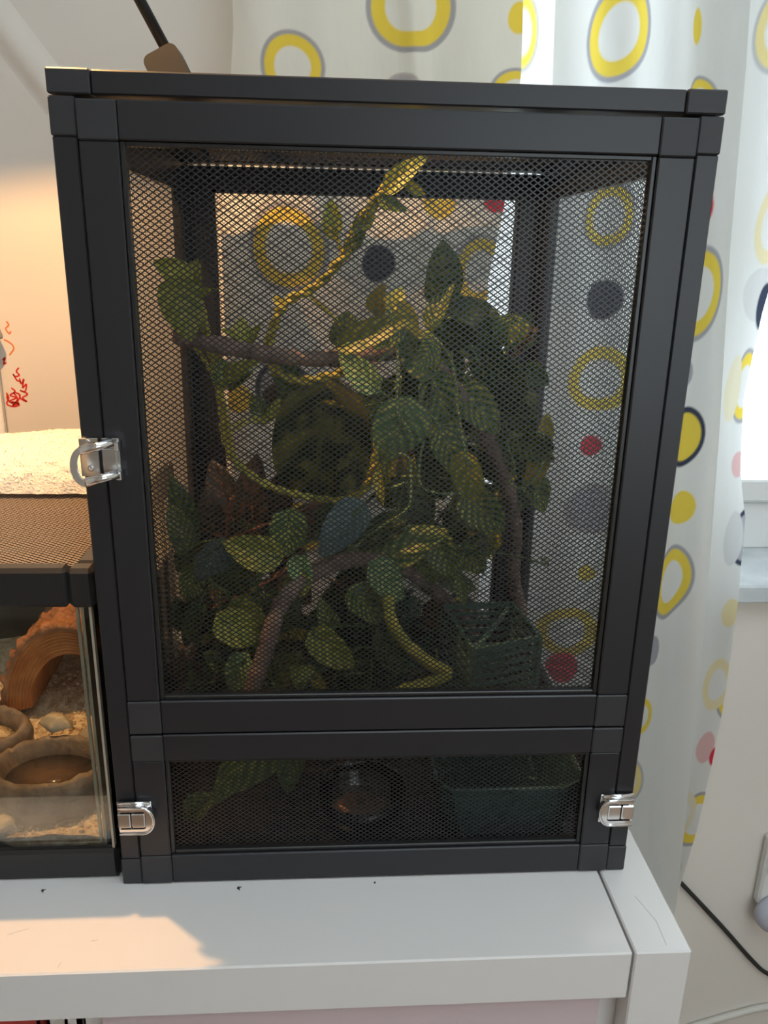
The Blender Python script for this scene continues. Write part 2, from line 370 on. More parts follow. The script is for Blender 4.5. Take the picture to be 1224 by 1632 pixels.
cC = curtain('curtain', poly([(889, 0), (878, 330), (850, 850)], YC), eC, lambda X, Z, S: YC + .014 * np.sin(S * 9 + .5) + .006 * np.sin(S * 24 + 3 * Z) + .02 * S ** 6, -.62, ZT, dC, M_['fabric'])
tag(cC, 'white curtain panel with yellow rings and red dots, right beside the cage', 'curtain', 'printed curtain panels at the window')
YD = .56
fD = poly([(1290, 0), (1250, 400), (1224, 500), (1196, 640), (1190, 760), (1196, 830), (1180, 960), (1150, 1130), (1110, 1330), (1080, 1450), (1074, 1490)], YD)
dD = D([(1232, 50, 32, 66, 'G', .35), (1226, 360, 26, 58, 'Y', .55), (1216, 470, 34, 40, 'g', .75), (1228, 490, 16, 36, 'd'), (1196, 620, 24, 58, 'G'),
        (1172, 622, 16, 52, 'y', .7), (1186, 745, 14, 20, 'r', .6), (1196, 862, 27, 44, 'K'), (1172, 862, 20, 42, 'g', .7), (1165, 978, 18, 22, 'y', .5),
        (1168, 1102, 30, 46, 'G'), (1140, 1088, 28, 42, 'Y', .55), (1120, 1186, 18, 27, 'r', .6), (1140, 1204, 12, 18, 'r'), (1110, 1305, 40, 50, 'G'),
        (1078, 1290, 28, 46, 'Y', .7), (1076, 1386, 13, 18, 'g', .75)], YD)
cD = curtain('curtain', lambda z: .36, fD, lambda X, Z, S: YD + .008 * np.sin(S * 14) + .012 * np.sin(Z * 6) * S, -.62, ZT, dD, M_['fabric'])
tag(cD, 'loose curtain edge with faded rings hanging nearest to the bare window pane', 'curtain', 'printed curtain panels at the window')
cE = curtain('curtain', lambda z: .33, lambda z: fD(z) - .03, lambda X, Z, S: YD + .024 + .004 * np.sin(S * 20), -.60, ZT, [], M_['fabric'], .006, .01)
tag(cE, 'plain white inner lining hanging behind the faded loose curtain edge', 'curtain')
rod = MB().tube([(-.55, .53, ZT + .012), (1.3, .53, ZT + .012)], .012, 12)
tag(rod.build('curtain_rod', M_['white']), 'white curtain rod above the window', 'rod')
# ================================================================= THE DESK
TF, TX = -.083, .226
desk = empty('desk', (0, .19, FZ)); desk.matrix_world = Matrix.Identity(4)
tag(desk, 'white lacquered desk carrying the mesh cage and the glass tank', 'desk')
MB().box(-.95, .1815, TF, .46, -.043, 0, bev=.0012).build('top', M_['desk'], desk)
MB().box(.1835, TX, TF, .46, FZ, 0, bev=.0012).build('side_panel', M_['desk'], desk)
MB().box(-.995, -.952, TF, .46, FZ, 0, bev=.0012).build('side_panel', M_['desk'], desk)
dr = MB().box(-.207, .1665, TF + .012, TF + .032, -.30, -.046, bev=.001).build('drawer_front', M_['lilac'], desk)
MB().box(.168, .1833, TF + .02, TF + .40, -.30, -.044).build('rail', M_['desk'], desk)
MB().box(-.225, -.209, TF + .03, .45, -.36, -.044).build('divider', M_['desk'], desk)
MB().box(-.95, -.2, TF + .03, .45, -.38, -.36).build('shelf', M_['desk'], desk)
MB().box(-.95, .183, .44, .455, -.9, -.044).build('back_panel', M_['desk'], desk)
for (x0, x1, y0, h, m, lab) in ((-.42, -.262, TF + .035, .31, 'bookred', 'red book standing under the desk top, at the lower left'), (-.258, -.243, TF + .04, .30, 'whitecable', 'pale grey folder standing next to the red book under the desk'),
                                (-.2425, -.232, TF + .035, .306, 'bookwhite', 'white folder standing under the desk top beside the dark one'), (-.2315, -.2262, TF + .035, .308, 'bookgrey', 'dark grey folder standing against the divider under the desk')):
    nm = 'book' if m == 'bookred' else 'folder'; e = empty(nm, ((x0 + x1) / 2, y0, -.36)); tag(e, lab, nm)
    cx = (x0 + x1) / 2
    mbk = MB(); mbk.box(x0 - cx, x0 - cx + .002, 0, .22, 0, h); mbk.box(x1 - cx - .002, x1 - cx, 0, .22, 0, h); mbk.box(x0 - cx, x1 - cx, 0, .002, 0, h)
    mbk.build('cover', M_[m], e); MB().box(x0 - cx + .002, x1 - cx - .002, .002, .215, .003, h - .003).build('pages', M_['bookwhite'], e)
for (u, v, s_) in ((68, 1420, .0011), (380, 1416, .0012), (597, 1407, .0007)):
    d = CM @ Vector(((u - 612) / 1290, -(v - 816) / 1290, -1)); p = CAM + d * (-CAM.z / d.z)
    mb = MB(); mb.lathe([(.0003, 0), (s_, s_ * .3), (s_ * .8, s_), (s_ * .2, s_ * 1.3)], n=7); mb.tube([(0, 0, s_ * .8), (s_ * 2, s_, s_ * .3)], s_ * .25, 5); mb.tube([(0, 0, s_ * .8), (s_ * 1, -s_ * 1.8, s_ * .2)], s_ * .25, 5)
    o = mb.build('crumb', M_['crumb']); o.location = (p.x, p.y, 0)
    tag(o, {68: 'dark crumb on desk in front of the glass tank', 380: 'dark crumb on desk in front of the cage', 597: 'tiniest pale crumb close to the cage base'}[u], 'crumb', 'specks on the desk')
for (u0, v0, u1, v1) in ((1012, 1428, 1046, 1468), (1046, 1468, 1062, 1506), (12, 1490, 46, 1480), (146, 1500, 156, 1498), (92, 1542, 97, 1534)):
    q = []
    for (u, v) in ((u0, v0), (u1, v1)):
        d = CM @ Vector(((u - 612) / 1290, -(v - 816) / 1290, -1)); q.append(CAM + d * (-CAM.z / d.z) + Vector((0, 0, .00005)))
    MB().bar(q[0], q[1], .0005, .0002, (0, 0, 1)).build('scratch', M_['scratch'], desk)
# ================================================================= THE MESH CAGE
H, W2, DP = .581, .203, .406
B1, B2 = .0145, .038                            # post width, whole frame width
SZ = .567                                       # seam under the lid
cage = empty('mesh_cage'); tag(cage, 'tall black aluminium cage with mesh sides, standing on the white desk', 'cage')
def screen(name, o, ux, uy, w, h, nrm, parent, cw=.0053, ch=.0037, st=.00066, mt='mesh'):
    """expanded-metal screen: two families of crossing strands clipped to a rectangle at corner o spanned by ux*w, uy*h"""
    mb = MB(); o = Vector(o); ux = Vector(ux); uy = Vector(uy); n = Vector(nrm); sl = ch / cw
    for sg in (1, -1):
        k0 = -int(w * sl / ch) - 2; k1 = int(h / ch) + int(w * sl / ch) + 3
        for k in range(k0, k1):
            c = k * ch + (.37 * ch if sg < 0 else 0)             # y = c + sg*sl*x
            xs = [0, w]; ya, yb = c, c + sg * sl * w
            xa, xb = 0.0, w
            for lim in (0, h):
                xi = (lim - c) / (sg * sl)
                if lim == 0: lo_ok = sg > 0
                else: lo_ok = sg < 0
                if lo_ok: xa = max(xa, xi)
                else: xb = min(xb, xi)
            if xb - xa < .0005: continue
            p = o + ux * xa + uy * (c + sg * sl * xa); q = o + ux * xb + uy * (c + sg * sl * xb)
            mb.bar(p + n * (.00013 * sg), q + n * (.00013 * sg), st, .00028, n)
    ob = mb.build(name, M_[mt], parent); ob['kind'] = 'stuff'; return ob
BV = .0009
# corner posts
for sx in (-1, 1):
    for y0 in (0, DP - B1):
        x0 = -W2 if sx < 0 else W2 - B1
        p = MB().box(x0, x0 + B1, y0, y0 + B1, .024, .545, bev=BV).build('post', M_['black'], cage)
        for z0, z1 in ((0, .024), (.545, SZ)):
            MB().box(x0 - .0005, x0 + B1 + .0005, y0 - .0005 if y0 == 0 else y0, y0 + B1 + (.0005 if y0 else 0), z0, z1 - .0004, bev=BV).build('corner_cap', M_['bracket'], p)
# side and back panels (frame + screen)
def panel(name, org, ux, n, w, parent):
    """frame of width f around a screen; org = lower corner at the outer face, n = outward normal"""
    e = empty(name); e.parent = parent; ux = Vector(ux); nn = Vector(n); th = .0125; f = B2 - B1
    M4 = Matrix((( ux.x, -nn.x, 0, org[0]), (ux.y, -nn.y, 0, org[1]), (0, 0, 1, org[2]), (0, 0, 0, 1)))
    hh = SZ - .002
    for (x0, x1, z0, z1, nm) in ((0, f, 0, hh, 'stile'), (w - f, w, 0, hh, 'stile'), (f, w - f, 0, .038, 'rail'), (f, w - f, hh - .0235, hh, 'rail')):
        MB().box(x0, x1, 0.0005, th, z0, z1, M4, bev=BV).build(nm, M_['black'], e)
    for (x0, x1, z0, z1) in ((f, f + .003, .038, hh - .0235), (w - f - .003, w - f, .038, hh - .0235), (f, w - f, .038, .041), (f, w - f, hh - .0265, hh - .0235)):
        MB().box(x0, x1, .004, .010, z0, z1, M4).build('spline', M_['plastic'], e)
    o = M4 @ Vector((f, .007, .038)); screen('screen', o, ux, (0, 0, 1), w - 2 * f, hh - .0235 - .038, nn, e, st=.00052)
    return e
panel('side_panel', (-W2, DP - B1, .001), (0, -1, 0), (-1, 0, 0), DP - 2 * B1, cage)
panel('side_panel', (W2, B1, .001), (0, 1, 0), (1, 0, 0), DP - 2 * B1, cage)
panel('back_panel', (W2 - B1, DP, .001), (-1, 0, 0), (0, 1, 0), 2 * W2 - 2 * B1, cage)
MB().box(-W2 + B1, W2 - B1, .013, DP - .013, .004, .010).build('floor_panel', M_['plastic'], cage)
# lid
lid = empty('lid'); lid.parent = cage
for (x0, x1, y0, y1) in ((-W2 + .025, W2 - .025, 0, B2), (-W2 + .025, W2 - .025, DP - B2, DP), (-W2, -W2 + B2, .025, DP - .025), (W2 - B2, W2, .025, DP - .025)):
    if x1 - x0 > .1 and y0 < .1 or x1 - x0 > .1: MB().box(x0, x1, y0, y1, SZ + .0008, H, bev=BV).build('lid_rail', M_['black'], lid)
    else: MB().box(x0, x1, B2 if y0 < .1 else y0, DP - B2, SZ + .0008, H, bev=BV).build('lid_rail', M_['black'], lid)
for sx in (-1, 1):
    for y0 in (0, DP - B2):
        x0, x1 = sorted((sx * (W2 + .0005), sx * (W2 - .0245)))
        MB().box(x0, x1, y0 - (.0005 if y0 == 0 else 0), y0 + B2 + (.0005 if y0 else 0), SZ + .0006, H + .0005, bev=BV).build('corner_cap', M_['bracket'], lid)
screen('screen', (-W2 + B2, B2, .575), (1, 0, 0), (0, 1, 0), 2 * (W2 - B2), DP - 2 * B2, (0, 0, 1), lid)
# doors: tall one above, short one below
DX = W2 - B1 - .0008
def door(name, z0, z1, m0, m1, top_b, bot_b, lab):
    e = empty(name); e.parent = cage; e['label'] = lab
    y0, y1 = -.001, .012; IX = .1645
    for sx in (-1, 1):
        xa, xb = sorted((sx * DX, sx * IX))
        MB().box(xa, xb, y0, y1, z0 + bot_b, z1 - top_b, bev=BV).build('stile', M_['black'], e)
        for (p, q) in ((z0, z0 + bot_b), (z1 - top_b, z1)):
            xa2, xb2 = sorted((sx * (DX + .0002), sx * (IX - .0002)))
            MB().box(xa2, xb2, y0 - .0006, y1, p, q - .0002, bev=BV).build('corner_cap', M_['bracket'], e)
        xa, xb = sorted((sx * IX, sx * (IX - .0032))); MB().box(xa, xb, .0015, .009, m0, m1, bev=.0006).build('spline', M_['plastic'], e)
    for (p, q) in ((z0, m0 - .0001), (m1 + .0001, z1)):
        MB().box(-IX + .0002, IX - .0002, y0, y1, p, q, bev=BV).build('rail', M_['black'], e)
    for p in (m0, m1 - .003): MB().box(-IX + .0032, IX - .0032, .0015, .009, p, p + .003, bev=.0006).build('spline', M_['plastic'], e)
    screen('screen', (-IX + .003, .0055, m0), (1, 0, 0), (0, 0, 1), 2 * IX - .006, m1 - m0, (0, -1, 0), e, st=.00082)
    return e
door('upper_door', .1375, .5655, .165, .5435, .0225, .0275, 'tall upper mesh door')
door('lower_door', .001, .1362, .027, .1135, .0225, .026, 'short lower mesh door')
# draw latches
def latch(x, z, face, opened, tilt=0):
    """closed: D-shaped bail lying over two plates; opened: bail swung out over the side"""
    e = empty('latch', (x, -.0012, z)); e.parent = cage
    pl = MB(); pl.box(-.0135, -.0012, -.0016, 0, -.0125, .0135, bev=.0004); pl.build('plate', M_['steel' if opened else 'chrome'], e)
    pl = MB(); pl.box(.0012, .0125, -.0016, 0, -.0125, .0135, bev=.0004); pl.build('plate', M_['steel' if opened else 'chrome'], e)
    s_ = face
    def hoop(r, rt):                            # U-shaped bail outline
        pts = [(-.0115, 0, r)] + [(.006 + (r) * math.cos(a) * .75, 0, r * math.sin(a)) for a in np.linspace(math.pi / 2, -math.pi / 2, 15)] + [(-.0115, 0, -r)]
        return pts
    if not opened:
        mb = MB(); o = hoop(.0122, 0); i_ = hoop(.0078, 0)
        i_ = [(min(p[0], .0085), p[1], p[2]) for p in i_]
        for k in range(len(o) - 1):
            quad = [o[k], o[k + 1], i_[k + 1], i_[k]]
            f = [(s_ * p[0], -.0062, p[2]) for p in quad] + [(s_ * p[0], -.0018, p[2]) for p in quad]
            mb.add(f, [(0, 1, 2, 3), (7, 6, 5, 4), (0, 4, 5, 1), (1, 5, 6, 2), (2, 6, 7, 3), (3, 7, 4, 0)])
        mb.build('bail', M_['chrome'], e)
        mb = MB(); mb.tube([(s_ * p[0], -.0064, p[2]) for p in hoop(.0116, 0)], .0012, 8); mb.build('bail_rim', M_['chrome'], e)
        for xa, xb in ((-.0125, -.0028), (-.0022, .0082)):
            x0, x1 = sorted((s_ * xa, s_ * xb)); MB().box(x0, x1, -.0066, -.002, -.0068, .0062, bev=.0008).build('lever', M_['chrome'], e)
        mb = MB(); mb.tube([(-.012, -.003, .0135), (.012, -.003, .0135)], .0016, 10); mb.build('hinge_pin', M_['chrome'], e)
    else:
        mb = MB(); mb.tube([(.0105, -.0085, .0125), (-.0095, -.0135, .0078)], .0031, 12)
        mb.tube([(.0125, -.0085, -.0088), (-.0075, -.0135, -.0132)], .0031, 12); mb.build('bail_arm', M_['chrome'], e)
        mb = MB(); pts = [(-.0072 - .0092 * math.sin(a), -.0138, -.0026 + .0135 * math.cos(a)) for a in np.linspace(0, math.pi, 17)]
        inn = [(-.0086 - .0035 * math.sin(a), -.0138, -.0026 + .0085 * math.cos(a)) for a in np.linspace(0, math.pi, 17)]
        for k in range(16):
            quad = [pts[k], pts[k + 1], inn[k + 1], inn[k]]
            f = [(p[0], p[1] - .0010, p[2]) for p in quad] + [(p[0], p[1] + .0014, p[2]) for p in quad]
            mb.add(f, [(0, 1, 2, 3), (7, 6, 5, 4), (0, 4, 5, 1), (1, 5, 6, 2), (2, 6, 7, 3), (3, 7, 4, 0)])
        mb.build('bail', M_['chrome'], e)
        for (xx, zz) in ((-.0075, .0108), (-.0068, -.0068)):
            m5 = Matrix.Translation((xx, -.0016, zz)) @ Matrix.Rotation(math.pi / 2, 4, 'X')
            MB().lathe([(.0022, 0), (.0022, .0006), (.0012, .0011), (.0004, .0006)], n=12, m=m5).build('screw', M_['steel'], e)
        MB().box(.0105, .0135, -.008, -.0016, .006, .012, bev=.0004).build('hinge_tab', M_['chrome'], e)
        MB().box(.0105, .0138, -.008, -.0016, -.0135, -.0078, bev=.0004).build('hinge_tab', M_['chrome'], e)
        MB().box(.0015, .0105, -.003, -.0016, -.0085, .0065, bev=.0004).build('lever', M_['steel'], e)
    return e
latch(-.1905, .3495, 1, True, 0)
latch(-.1885, .0655, 1, False)
latch(.1895, .0625, -1, False)
# ================================================================= INSIDE THE CAGE
def leafmesh(kind):
    nu, nv = 10, 4; vs = []; uv = []; fs = []
    for i in range(nu + 1):
        t = i / nu
        if kind == 'heart': w = 1.72 * (t ** .42) * ((1 - t) ** .78)
        elif kind == 'lance': w = math.sin(math.pi * t ** .8) ** 1.15
        else: w = 1.42 * (t ** .38) * ((1 - t) ** .48)
        w = max(w, .012)
        for j in range(-nv, nv + 1):
            s_ = j / nv
            back = -.10 * s_ * s_ * (1 - t) ** 3 if kind != 'lance' else 0
            vs.append((s_ * .5 * w, t + back, .20 * abs(s_) * w * (1 - .5 * t) - .26 * t * t + .025 * math.sin(9 * t + 2 * s_) * abs(s_)))
            uv.append((s_ * .5 + .5, t))
    n = 2 * nv + 1
    for i in range(nu):
        for j in range(n - 1): fs.append((i * n + j, i * n + j + 1, (i + 1) * n + j + 1, (i + 1) * n + j))
    me = bpy.data.meshes.new('leaf_' + kind); me.from_pydata(vs, [], fs); me.update()
    u = me.uv_layers.new(name='UVMap')
    for l in me.loops: u.data[l.index].uv = uv[l.vertex_index]
    me.polygons.foreach_set('use_smooth', [True] * len(fs)); return me
LK = {}
def leaf(parent, p0, p1, w, m, kind='heart', roll=0.0, lean=None):
    key = (kind, m)
    if key not in LK: LK[key] = leafmesh(kind); LK[key].materials.append(LM[m])
    p0 = Vector(p0); p1 = Vector(p1); y = (p1 - p0); Ln = y.length; y.normalize()
    n = (CAM - p0).normalized() + Vector((R_.uniform(-.35, .35), 0, R_.uniform(-.1, .5)))
    z = (n - y * n.dot(y)).normalized(); x = y.cross(z)
    R = Matrix((x, y, z)).transposed().to_4x4() @ Matrix.Rotation(roll, 4, 'Y')
    o = bpy.data.objects.new('leaf', LK[key]); COL.objects.link(o); o.parent = parent
    o.matrix_world = Matrix.Translation(p0) @ R @ Matrix.Diagonal((w, Ln, Ln * .75, 1))
    return o
def ins(p, m=.012):                              # keep a point inside the cage
    return Vector((max(-.186 + m, min(.186 - m, p.x)), max(.014 + m * .5, min(.388 - m, p.y)), max(.011 + m * .4, min(.56, p.z))))
def plant(name, label, cat, paths, leaves, vm, r, twisted=True, petm=None, group=None, petr=.0011):
    """paths: vines as (u, v, Y) points; leaves: (u0, v0, u1, v1, width px, Y, colour, kind)"""
    e = empty(name); tag(e, label, cat, group); allp = []
    for pth in paths:
        rr = r
        if isinstance(pth[0], (int, float)): rr = pth[0]; pth = pth[1:]
        P = [ins(at(*q)) for q in pth]; P = [q for i, q in enumerate(P) if i == 0 or (q - P[i - 1]).length > .004]; mb = MB()
        if twisted: rope(mb, P, rr)
        else: mb.tube(spline(P, 6), rr, 8)
        mb.build('stem', M_[vm], e); allp += spline(P, 5)
    for L_ in leaves:
        (u0, v0, u1, v1, w, Y, m) = L_[:7]; kind = L_[7] if len(L_) > 7 else 'heart'
        dy = R_.uniform(-.022, .012)
        p0 = ins(at(u0, v0, Y)); p1 = ins(at(u1, v1, Y + dy))
        if (p1 - p0).length < .008: continue
        leaf(e, p0, p1, w * 1.22 * pxm(p0), m, kind, R_.uniform(-.45, .45))
        if allp:
            q = min(allp, key=lambda a: (a - p0).length)
            if .002 < (q - p0).length < .09:
                mid = (q + p0) / 2 + Vector((0, 0, .004)); MB().tube(spline([q, mid, p0, p0.lerp(p1, .2)], 4), petr, 5).build('petiole', M_[petm or vm], e)
    return e
# brown bendable vines
def branch(name, label, pts, r, lump=.12):
    P = spline([at(*p) for p in pts], 10); rr = [r * (1 + lump * math.sin(i * .9) * math.sin(i * .37) + .05 * math.sin(i * 2.1)) for i in range(len(P))]
    e = empty(name); tag(e, label, 'branch'); MB().tube(P, rr, 12).build('stem', M_['bark'], e)
    mb = MB()
    for k in range(14):
        i = R_.randrange(3, len(P) - 3); d = Vector((R_.uniform(-1, 1), R_.uniform(-1, -.2), R_.uniform(-1, 1))).normalized()
        mb.lathe([(.0002, rr[i] * .8), (r * .35, rr[i] * .85), (r * .25, rr[i] * 1.08), (.0002, rr[i] * 1.14)], n=7, m=Matrix.Translation(P[i]) @ d.to_track_quat('Z', 'Y').to_matrix().to_4x4())
    mb.build('knot', M_['bark'], e); return e
branch('vine_branch', 'thick brown perch branch bending from the left side down the right of the cage',
       [(282, 535, .10), (340, 548, .12), (410, 562, .14), (480, 571, .16), (560, 570, .17), (640, 560, .17), (690, 580, .17), (728, 625, .17), (770, 690, .18), (796, 745, .19), (815, 800, .20), (822, 860, .21), (818, 915, .22), (828, 965, .24), (838, 1030, .26), (838, 1062, .255)], .0068)
branch('vine_branch', 'brown branch arching up from the cage floor at lower left',
       [(385, 1160, .055), (405, 1090, .065), (425, 1030, .075), (442, 975, .085), (470, 935, .10), (510, 908, .12), (560, 893, .14), (630, 900, .17), (690, 940, .20), (740, 990, .23), (770, 1040, .24)], .0072)
# twisted yellow vines and their leaves
plant('trailing_vine', 'yellow twisted vine rising to a leafy tip at the top middle of the cage', 'vine',
      [[(640, 285, .12), (602, 312, .13), (585, 355, .135), (548, 408, .14), (505, 455, .15), (455, 483, .155), (434, 525, .16), (428, 562, .165), (440, 592, .16), (480, 607, .15), (520, 600, .145), (548, 592, .14)],
       [.0017, (602, 312, .13), (570, 350, .13), (552, 385, .138), (545, 410, .14)], [.0017, (536, 372, .14), (541, 392, .14), (546, 408, .14)], [.0018, (490, 468, .15), (515, 490, .15), (545, 520, .155)]],
      [(618, 303, 673, 246, 40, .12, 'y'), (606, 322, 650, 332, 26, .125, 'g'), (640, 292, 684, 312, 16, .12, 'y', 'lance'), (560, 372, 598, 328, 26, .13, 'g', 'lance'),
       (532, 372, 526, 318, 34, .135, 'y'), (552, 398, 582, 372, 24, .14, 'g'), (536, 378, 512, 352, 22, .14, 'y'), (455, 490, 432, 470, 18, .15, 'y')], 'vine', .0042)
plant('trailing_vine', 'yellow twisted vine looping from the upper left leaves down and across', 'vine',
      [[(318, 478, .10), (326, 520, .11), (340, 575, .13), (352, 640, .14), (360, 705, .15), (385, 745, .15), (430, 775, .15), (490, 792, .15), (545, 798, .15), (580, 780, .145), (595, 745, .14), (602, 700, .14), (604, 660, .145)],
       [.0022, (300, 540, .115), (330, 580, .125), (356, 640, .135), (366, 690, .145), (372, 730, .15)]],
      [(278, 448, 306, 542, 74, .095, 'y'), (302, 442, 244, 416, 40, .10, 'y'), (296, 500, 306, 412, 56, .105, 'y'), (300, 470, 252, 500, 46, .10, 'y'), (312, 470, 342, 461, 13, .10, 'y', 'lance'),
       (383, 545, 386, 502, 30, .14, 'y'), (376, 540, 360, 522, 18, .14, 'y'), (394, 548, 412, 518, 20, .145, 'y'), (352, 612, 352, 568, 36, .13, 'g'), (358, 606, 404, 572, 32, .13, 'y'), (366, 618, 396, 592, 20, .135, 'g'),
       (424, 672, 400, 628, 34, .155, 'g'), (426, 668, 446, 640, 20, .155, 'y')], 'vine', .0038)
plant('trailing_vine', 'yellow vine sloping down toward the green basket near the cage floor', 'vine',
      [[(618, 950, .11), (622, 985, .10), (640, 1018, .10), (675, 1050, .10), (716, 1074, .10)], [(716, 1074, .10), (690, 1086, .095), (655, 1096, .09), (622, 1108, .085)]], [], 'vine', .0056, twisted=False)
# big dark leaf
plant('broad_leaf_plant', 'large round dark striped leaf in the middle of the cage', 'plant', [[(520, 640, .20), (500, 720, .24), (505, 800, .27), (520, 900, .28)]],
      [(520, 618, 500, 812, 165, .19, 'h', 'round'), (585, 690, 545, 805, 66, .20, 'h'), (470, 640, 440, 560, 50, .22, 'd'), (470, 640, 415, 625, 56, .22, 'c'), (560, 640, 480, 612, 46, .20, 'h', 'lance')], 'vineg', .003)
# pothos, upper right mass
plant('silk_pothos', 'dense green and yellow silk pothos hanging over the right half of the perch', 'plant',
      [[(620, 480, .16), (650, 540, .16), (690, 570, .17), (740, 600, .18), (780, 660, .19), (800, 720, .20)], [.0016, (690, 570, .17), (712, 500, .18), (706, 440, .18)], [.0016, (740, 600, .18), (800, 560, .20), (840, 530, .21)],
       [.0016, (690, 570, .16), (680, 650, .15), (650, 700, .14)], [.0016, (740, 600, .17), (760, 700, .17), (750, 760, .16), (770, 830, .17)]],
      [(700, 478, 714, 388, 74, .19, 'd'), (688, 522, 714, 448, 44, .17, 'g'), (545, 552, 655, 500, 46, .14, 'y'), (548, 552, 556, 496, 54, .17, 'd'), (598, 500, 606, 456, 38, .15, 'o'), (622, 500, 640, 456, 34, .15, 'y'), (634, 486, 676, 538, 30, .145, 'o'),
       (640, 520, 600, 555, 34, .15, 'g'), (704, 510, 786, 486, 58, .20, 'd'), (712, 540, 812, 520, 72, .20, 'd'), (700, 520, 760, 555, 60, .18, 'd'), (742, 548, 806, 572, 48, .20, 'd'), (694, 592, 634, 540, 62, .14, 'l'), (690, 545, 668, 590, 40, .13, 'g'),
       (800, 535, 852, 505, 44, .22, 'd'), (815, 560, 850, 520, 40, .23, 'c'), (764, 565, 835, 630, 70, .20, 'd'), (600, 620, 538, 560, 48, .12, 'l'), (585, 600, 625, 640, 40, .15, 'd'),
       (688, 600, 726, 700, 70, .16, 'g'), (650, 640, 614, 742, 92, .12, 'l'), (640, 650, 690, 690, 60, .13, 'g'), (735, 620, 800, 690, 62, .17, 'g'), (765, 640, 860, 690, 84, .19, 'd'), (790, 640, 840, 600, 60, .22, 'd'),
       (800, 660, 850, 760, 80, .20, 'd'), (742, 726, 756, 812, 62, .13, 'y'), (700, 680, 740, 760, 64, .15, 'g'), (742, 788, 806, 852, 66, .16, 'g'), (730, 790, 780, 850, 56, .17, 'd'), (820, 690, 880, 742, 54, .20, 'g'), (862, 690, 908, 746, 15, .19, 'd', 'lance'),
       (872, 692, 838, 796, 30, .20, 'o', 'lance'), (870, 700, 872, 660, 26, .2, 'o'), (690, 700, 700, 800, 66, .19, 'd'), (640, 760, 690, 850, 70, .21, 'd'), (620, 720, 600, 800, 20, .13, 'y', 'lance'), (604, 745, 606, 805, 16, .13, 'y', 'lance'),
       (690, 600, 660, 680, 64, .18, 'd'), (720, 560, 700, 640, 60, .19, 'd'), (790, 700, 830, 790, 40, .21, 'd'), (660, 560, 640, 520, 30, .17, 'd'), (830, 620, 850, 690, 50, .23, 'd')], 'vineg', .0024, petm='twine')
# pothos below
plant('silk_pothos', 'green striped silk pothos spreading under the big dark leaf near the middle floor', 'plant',
      [[(590, 860, .17), (640, 850, .17), (700, 860, .18), (750, 880, .19)], [.0018, (640, 850, .17), (630, 930, .15), (600, 1000, .14), (590, 1090, .13), (590, 1180, .13)]],
      [(596, 900, 706, 836, 78, .16, 'g'), (610, 850, 720, 850, 70, .19, 'd'), (580, 862, 640, 830, 50, .18, 'd'), (690, 850, 724, 926, 56, .17, 'g'), (738, 868, 772, 924, 46, .19, 'g'), (660, 880, 690, 940, 56, .18, 'g'), (592, 902, 650, 956, 62, .12, 'l'),
       (640, 830, 560, 870, 50, .17, 'd'), (560, 940, 610, 990, 60, .13, 'g'), (570, 960, 600, 1020, 60, .14, 'd'), (730, 915, 742, 970, 20, .18, 'g', 'lance'), (700, 915, 760, 940, 36, .20, 'd'), (500, 1008, 562, 1070, 58, .09, 'y'), (530, 1000, 510, 960, 34, .12, 'g'),
       (560, 1040, 500, 1100, 60, .12, 'd'), (600, 1010, 660, 1080, 60, .14, 'd'), (560, 1090, 600, 1040, 50, .15, 'd'), (470, 1080, 505, 1062, 26, .08, 'y'), (480, 1095, 466, 1060, 24, .08, 'y'), (500, 1075, 520, 1105, 22, .08, 'o'), (790, 830, 770, 900, 30, .24, 'y', 'lance'), (880, 900, 868, 890, 16, .2, 'g')], 'vineg', .0022)
# low plant, lower left
plant('silk_foliage', 'low silk plant with pale green and blue-grey leaves at lower left', 'plant',
      [[(420, 1160, .13), (410, 1060, .13), (400, 980, .13), (420, 900, .13), (470, 850, .13)], [.0018, (400, 980, .13), (340, 930, .12), (300, 880, .12)], [.0018, (430, 890, .13), (520, 850, .13)]],
      [(444, 888, 356, 868, 62, .09, 'y'), (462, 816, 456, 892, 64, .10, 'g'), (576, 806, 508, 884, 66, .11, 'b'), (540, 812, 500, 850, 50, .12, 'd'), (352, 862, 318, 938, 58, .09, 'b'), (372, 868, 345, 900, 44, .10, 'b'), (492, 926, 442, 938, 46, .10, 'y'), (470, 890, 492, 935, 40, .11, 'l'),
       (350, 984, 418, 1028, 64, .08, 'y'), (372, 960, 420, 1000, 60, .09, 'y'), (392, 1046, 362, 1108, 50, .075, 'l'), (340, 1040, 400, 1030, 40, .09, 'd'), (370, 1060, 330, 1045, 40, .10, 'g'), (440, 1000, 480, 960, 50, .13, 'd'), (300, 880, 262, 800, 44, .12, 'd'),
       (310, 900, 300, 970, 44, .11, 'g'), (320, 960, 290, 1040, 34, .11, 'd'), (430, 950, 480, 1000, 60, .15, 'd'), (350, 900, 400, 950, 60, .14, 'd'), (430, 1100, 470, 1040, 50, .12, 'd'), (330, 1090, 290, 1060, 50, .13, 'd'), (300, 1000, 268, 960, 40, .14, 'd'),
       (445, 1120, 340, 1308, 74, .05, 'g', 'lance'), (345, 1262, 278, 1312, 36, .04, 'g', 'lance'), (470, 1150, 455, 1275, 54, .06, 'd')], 'vineg', .0026)
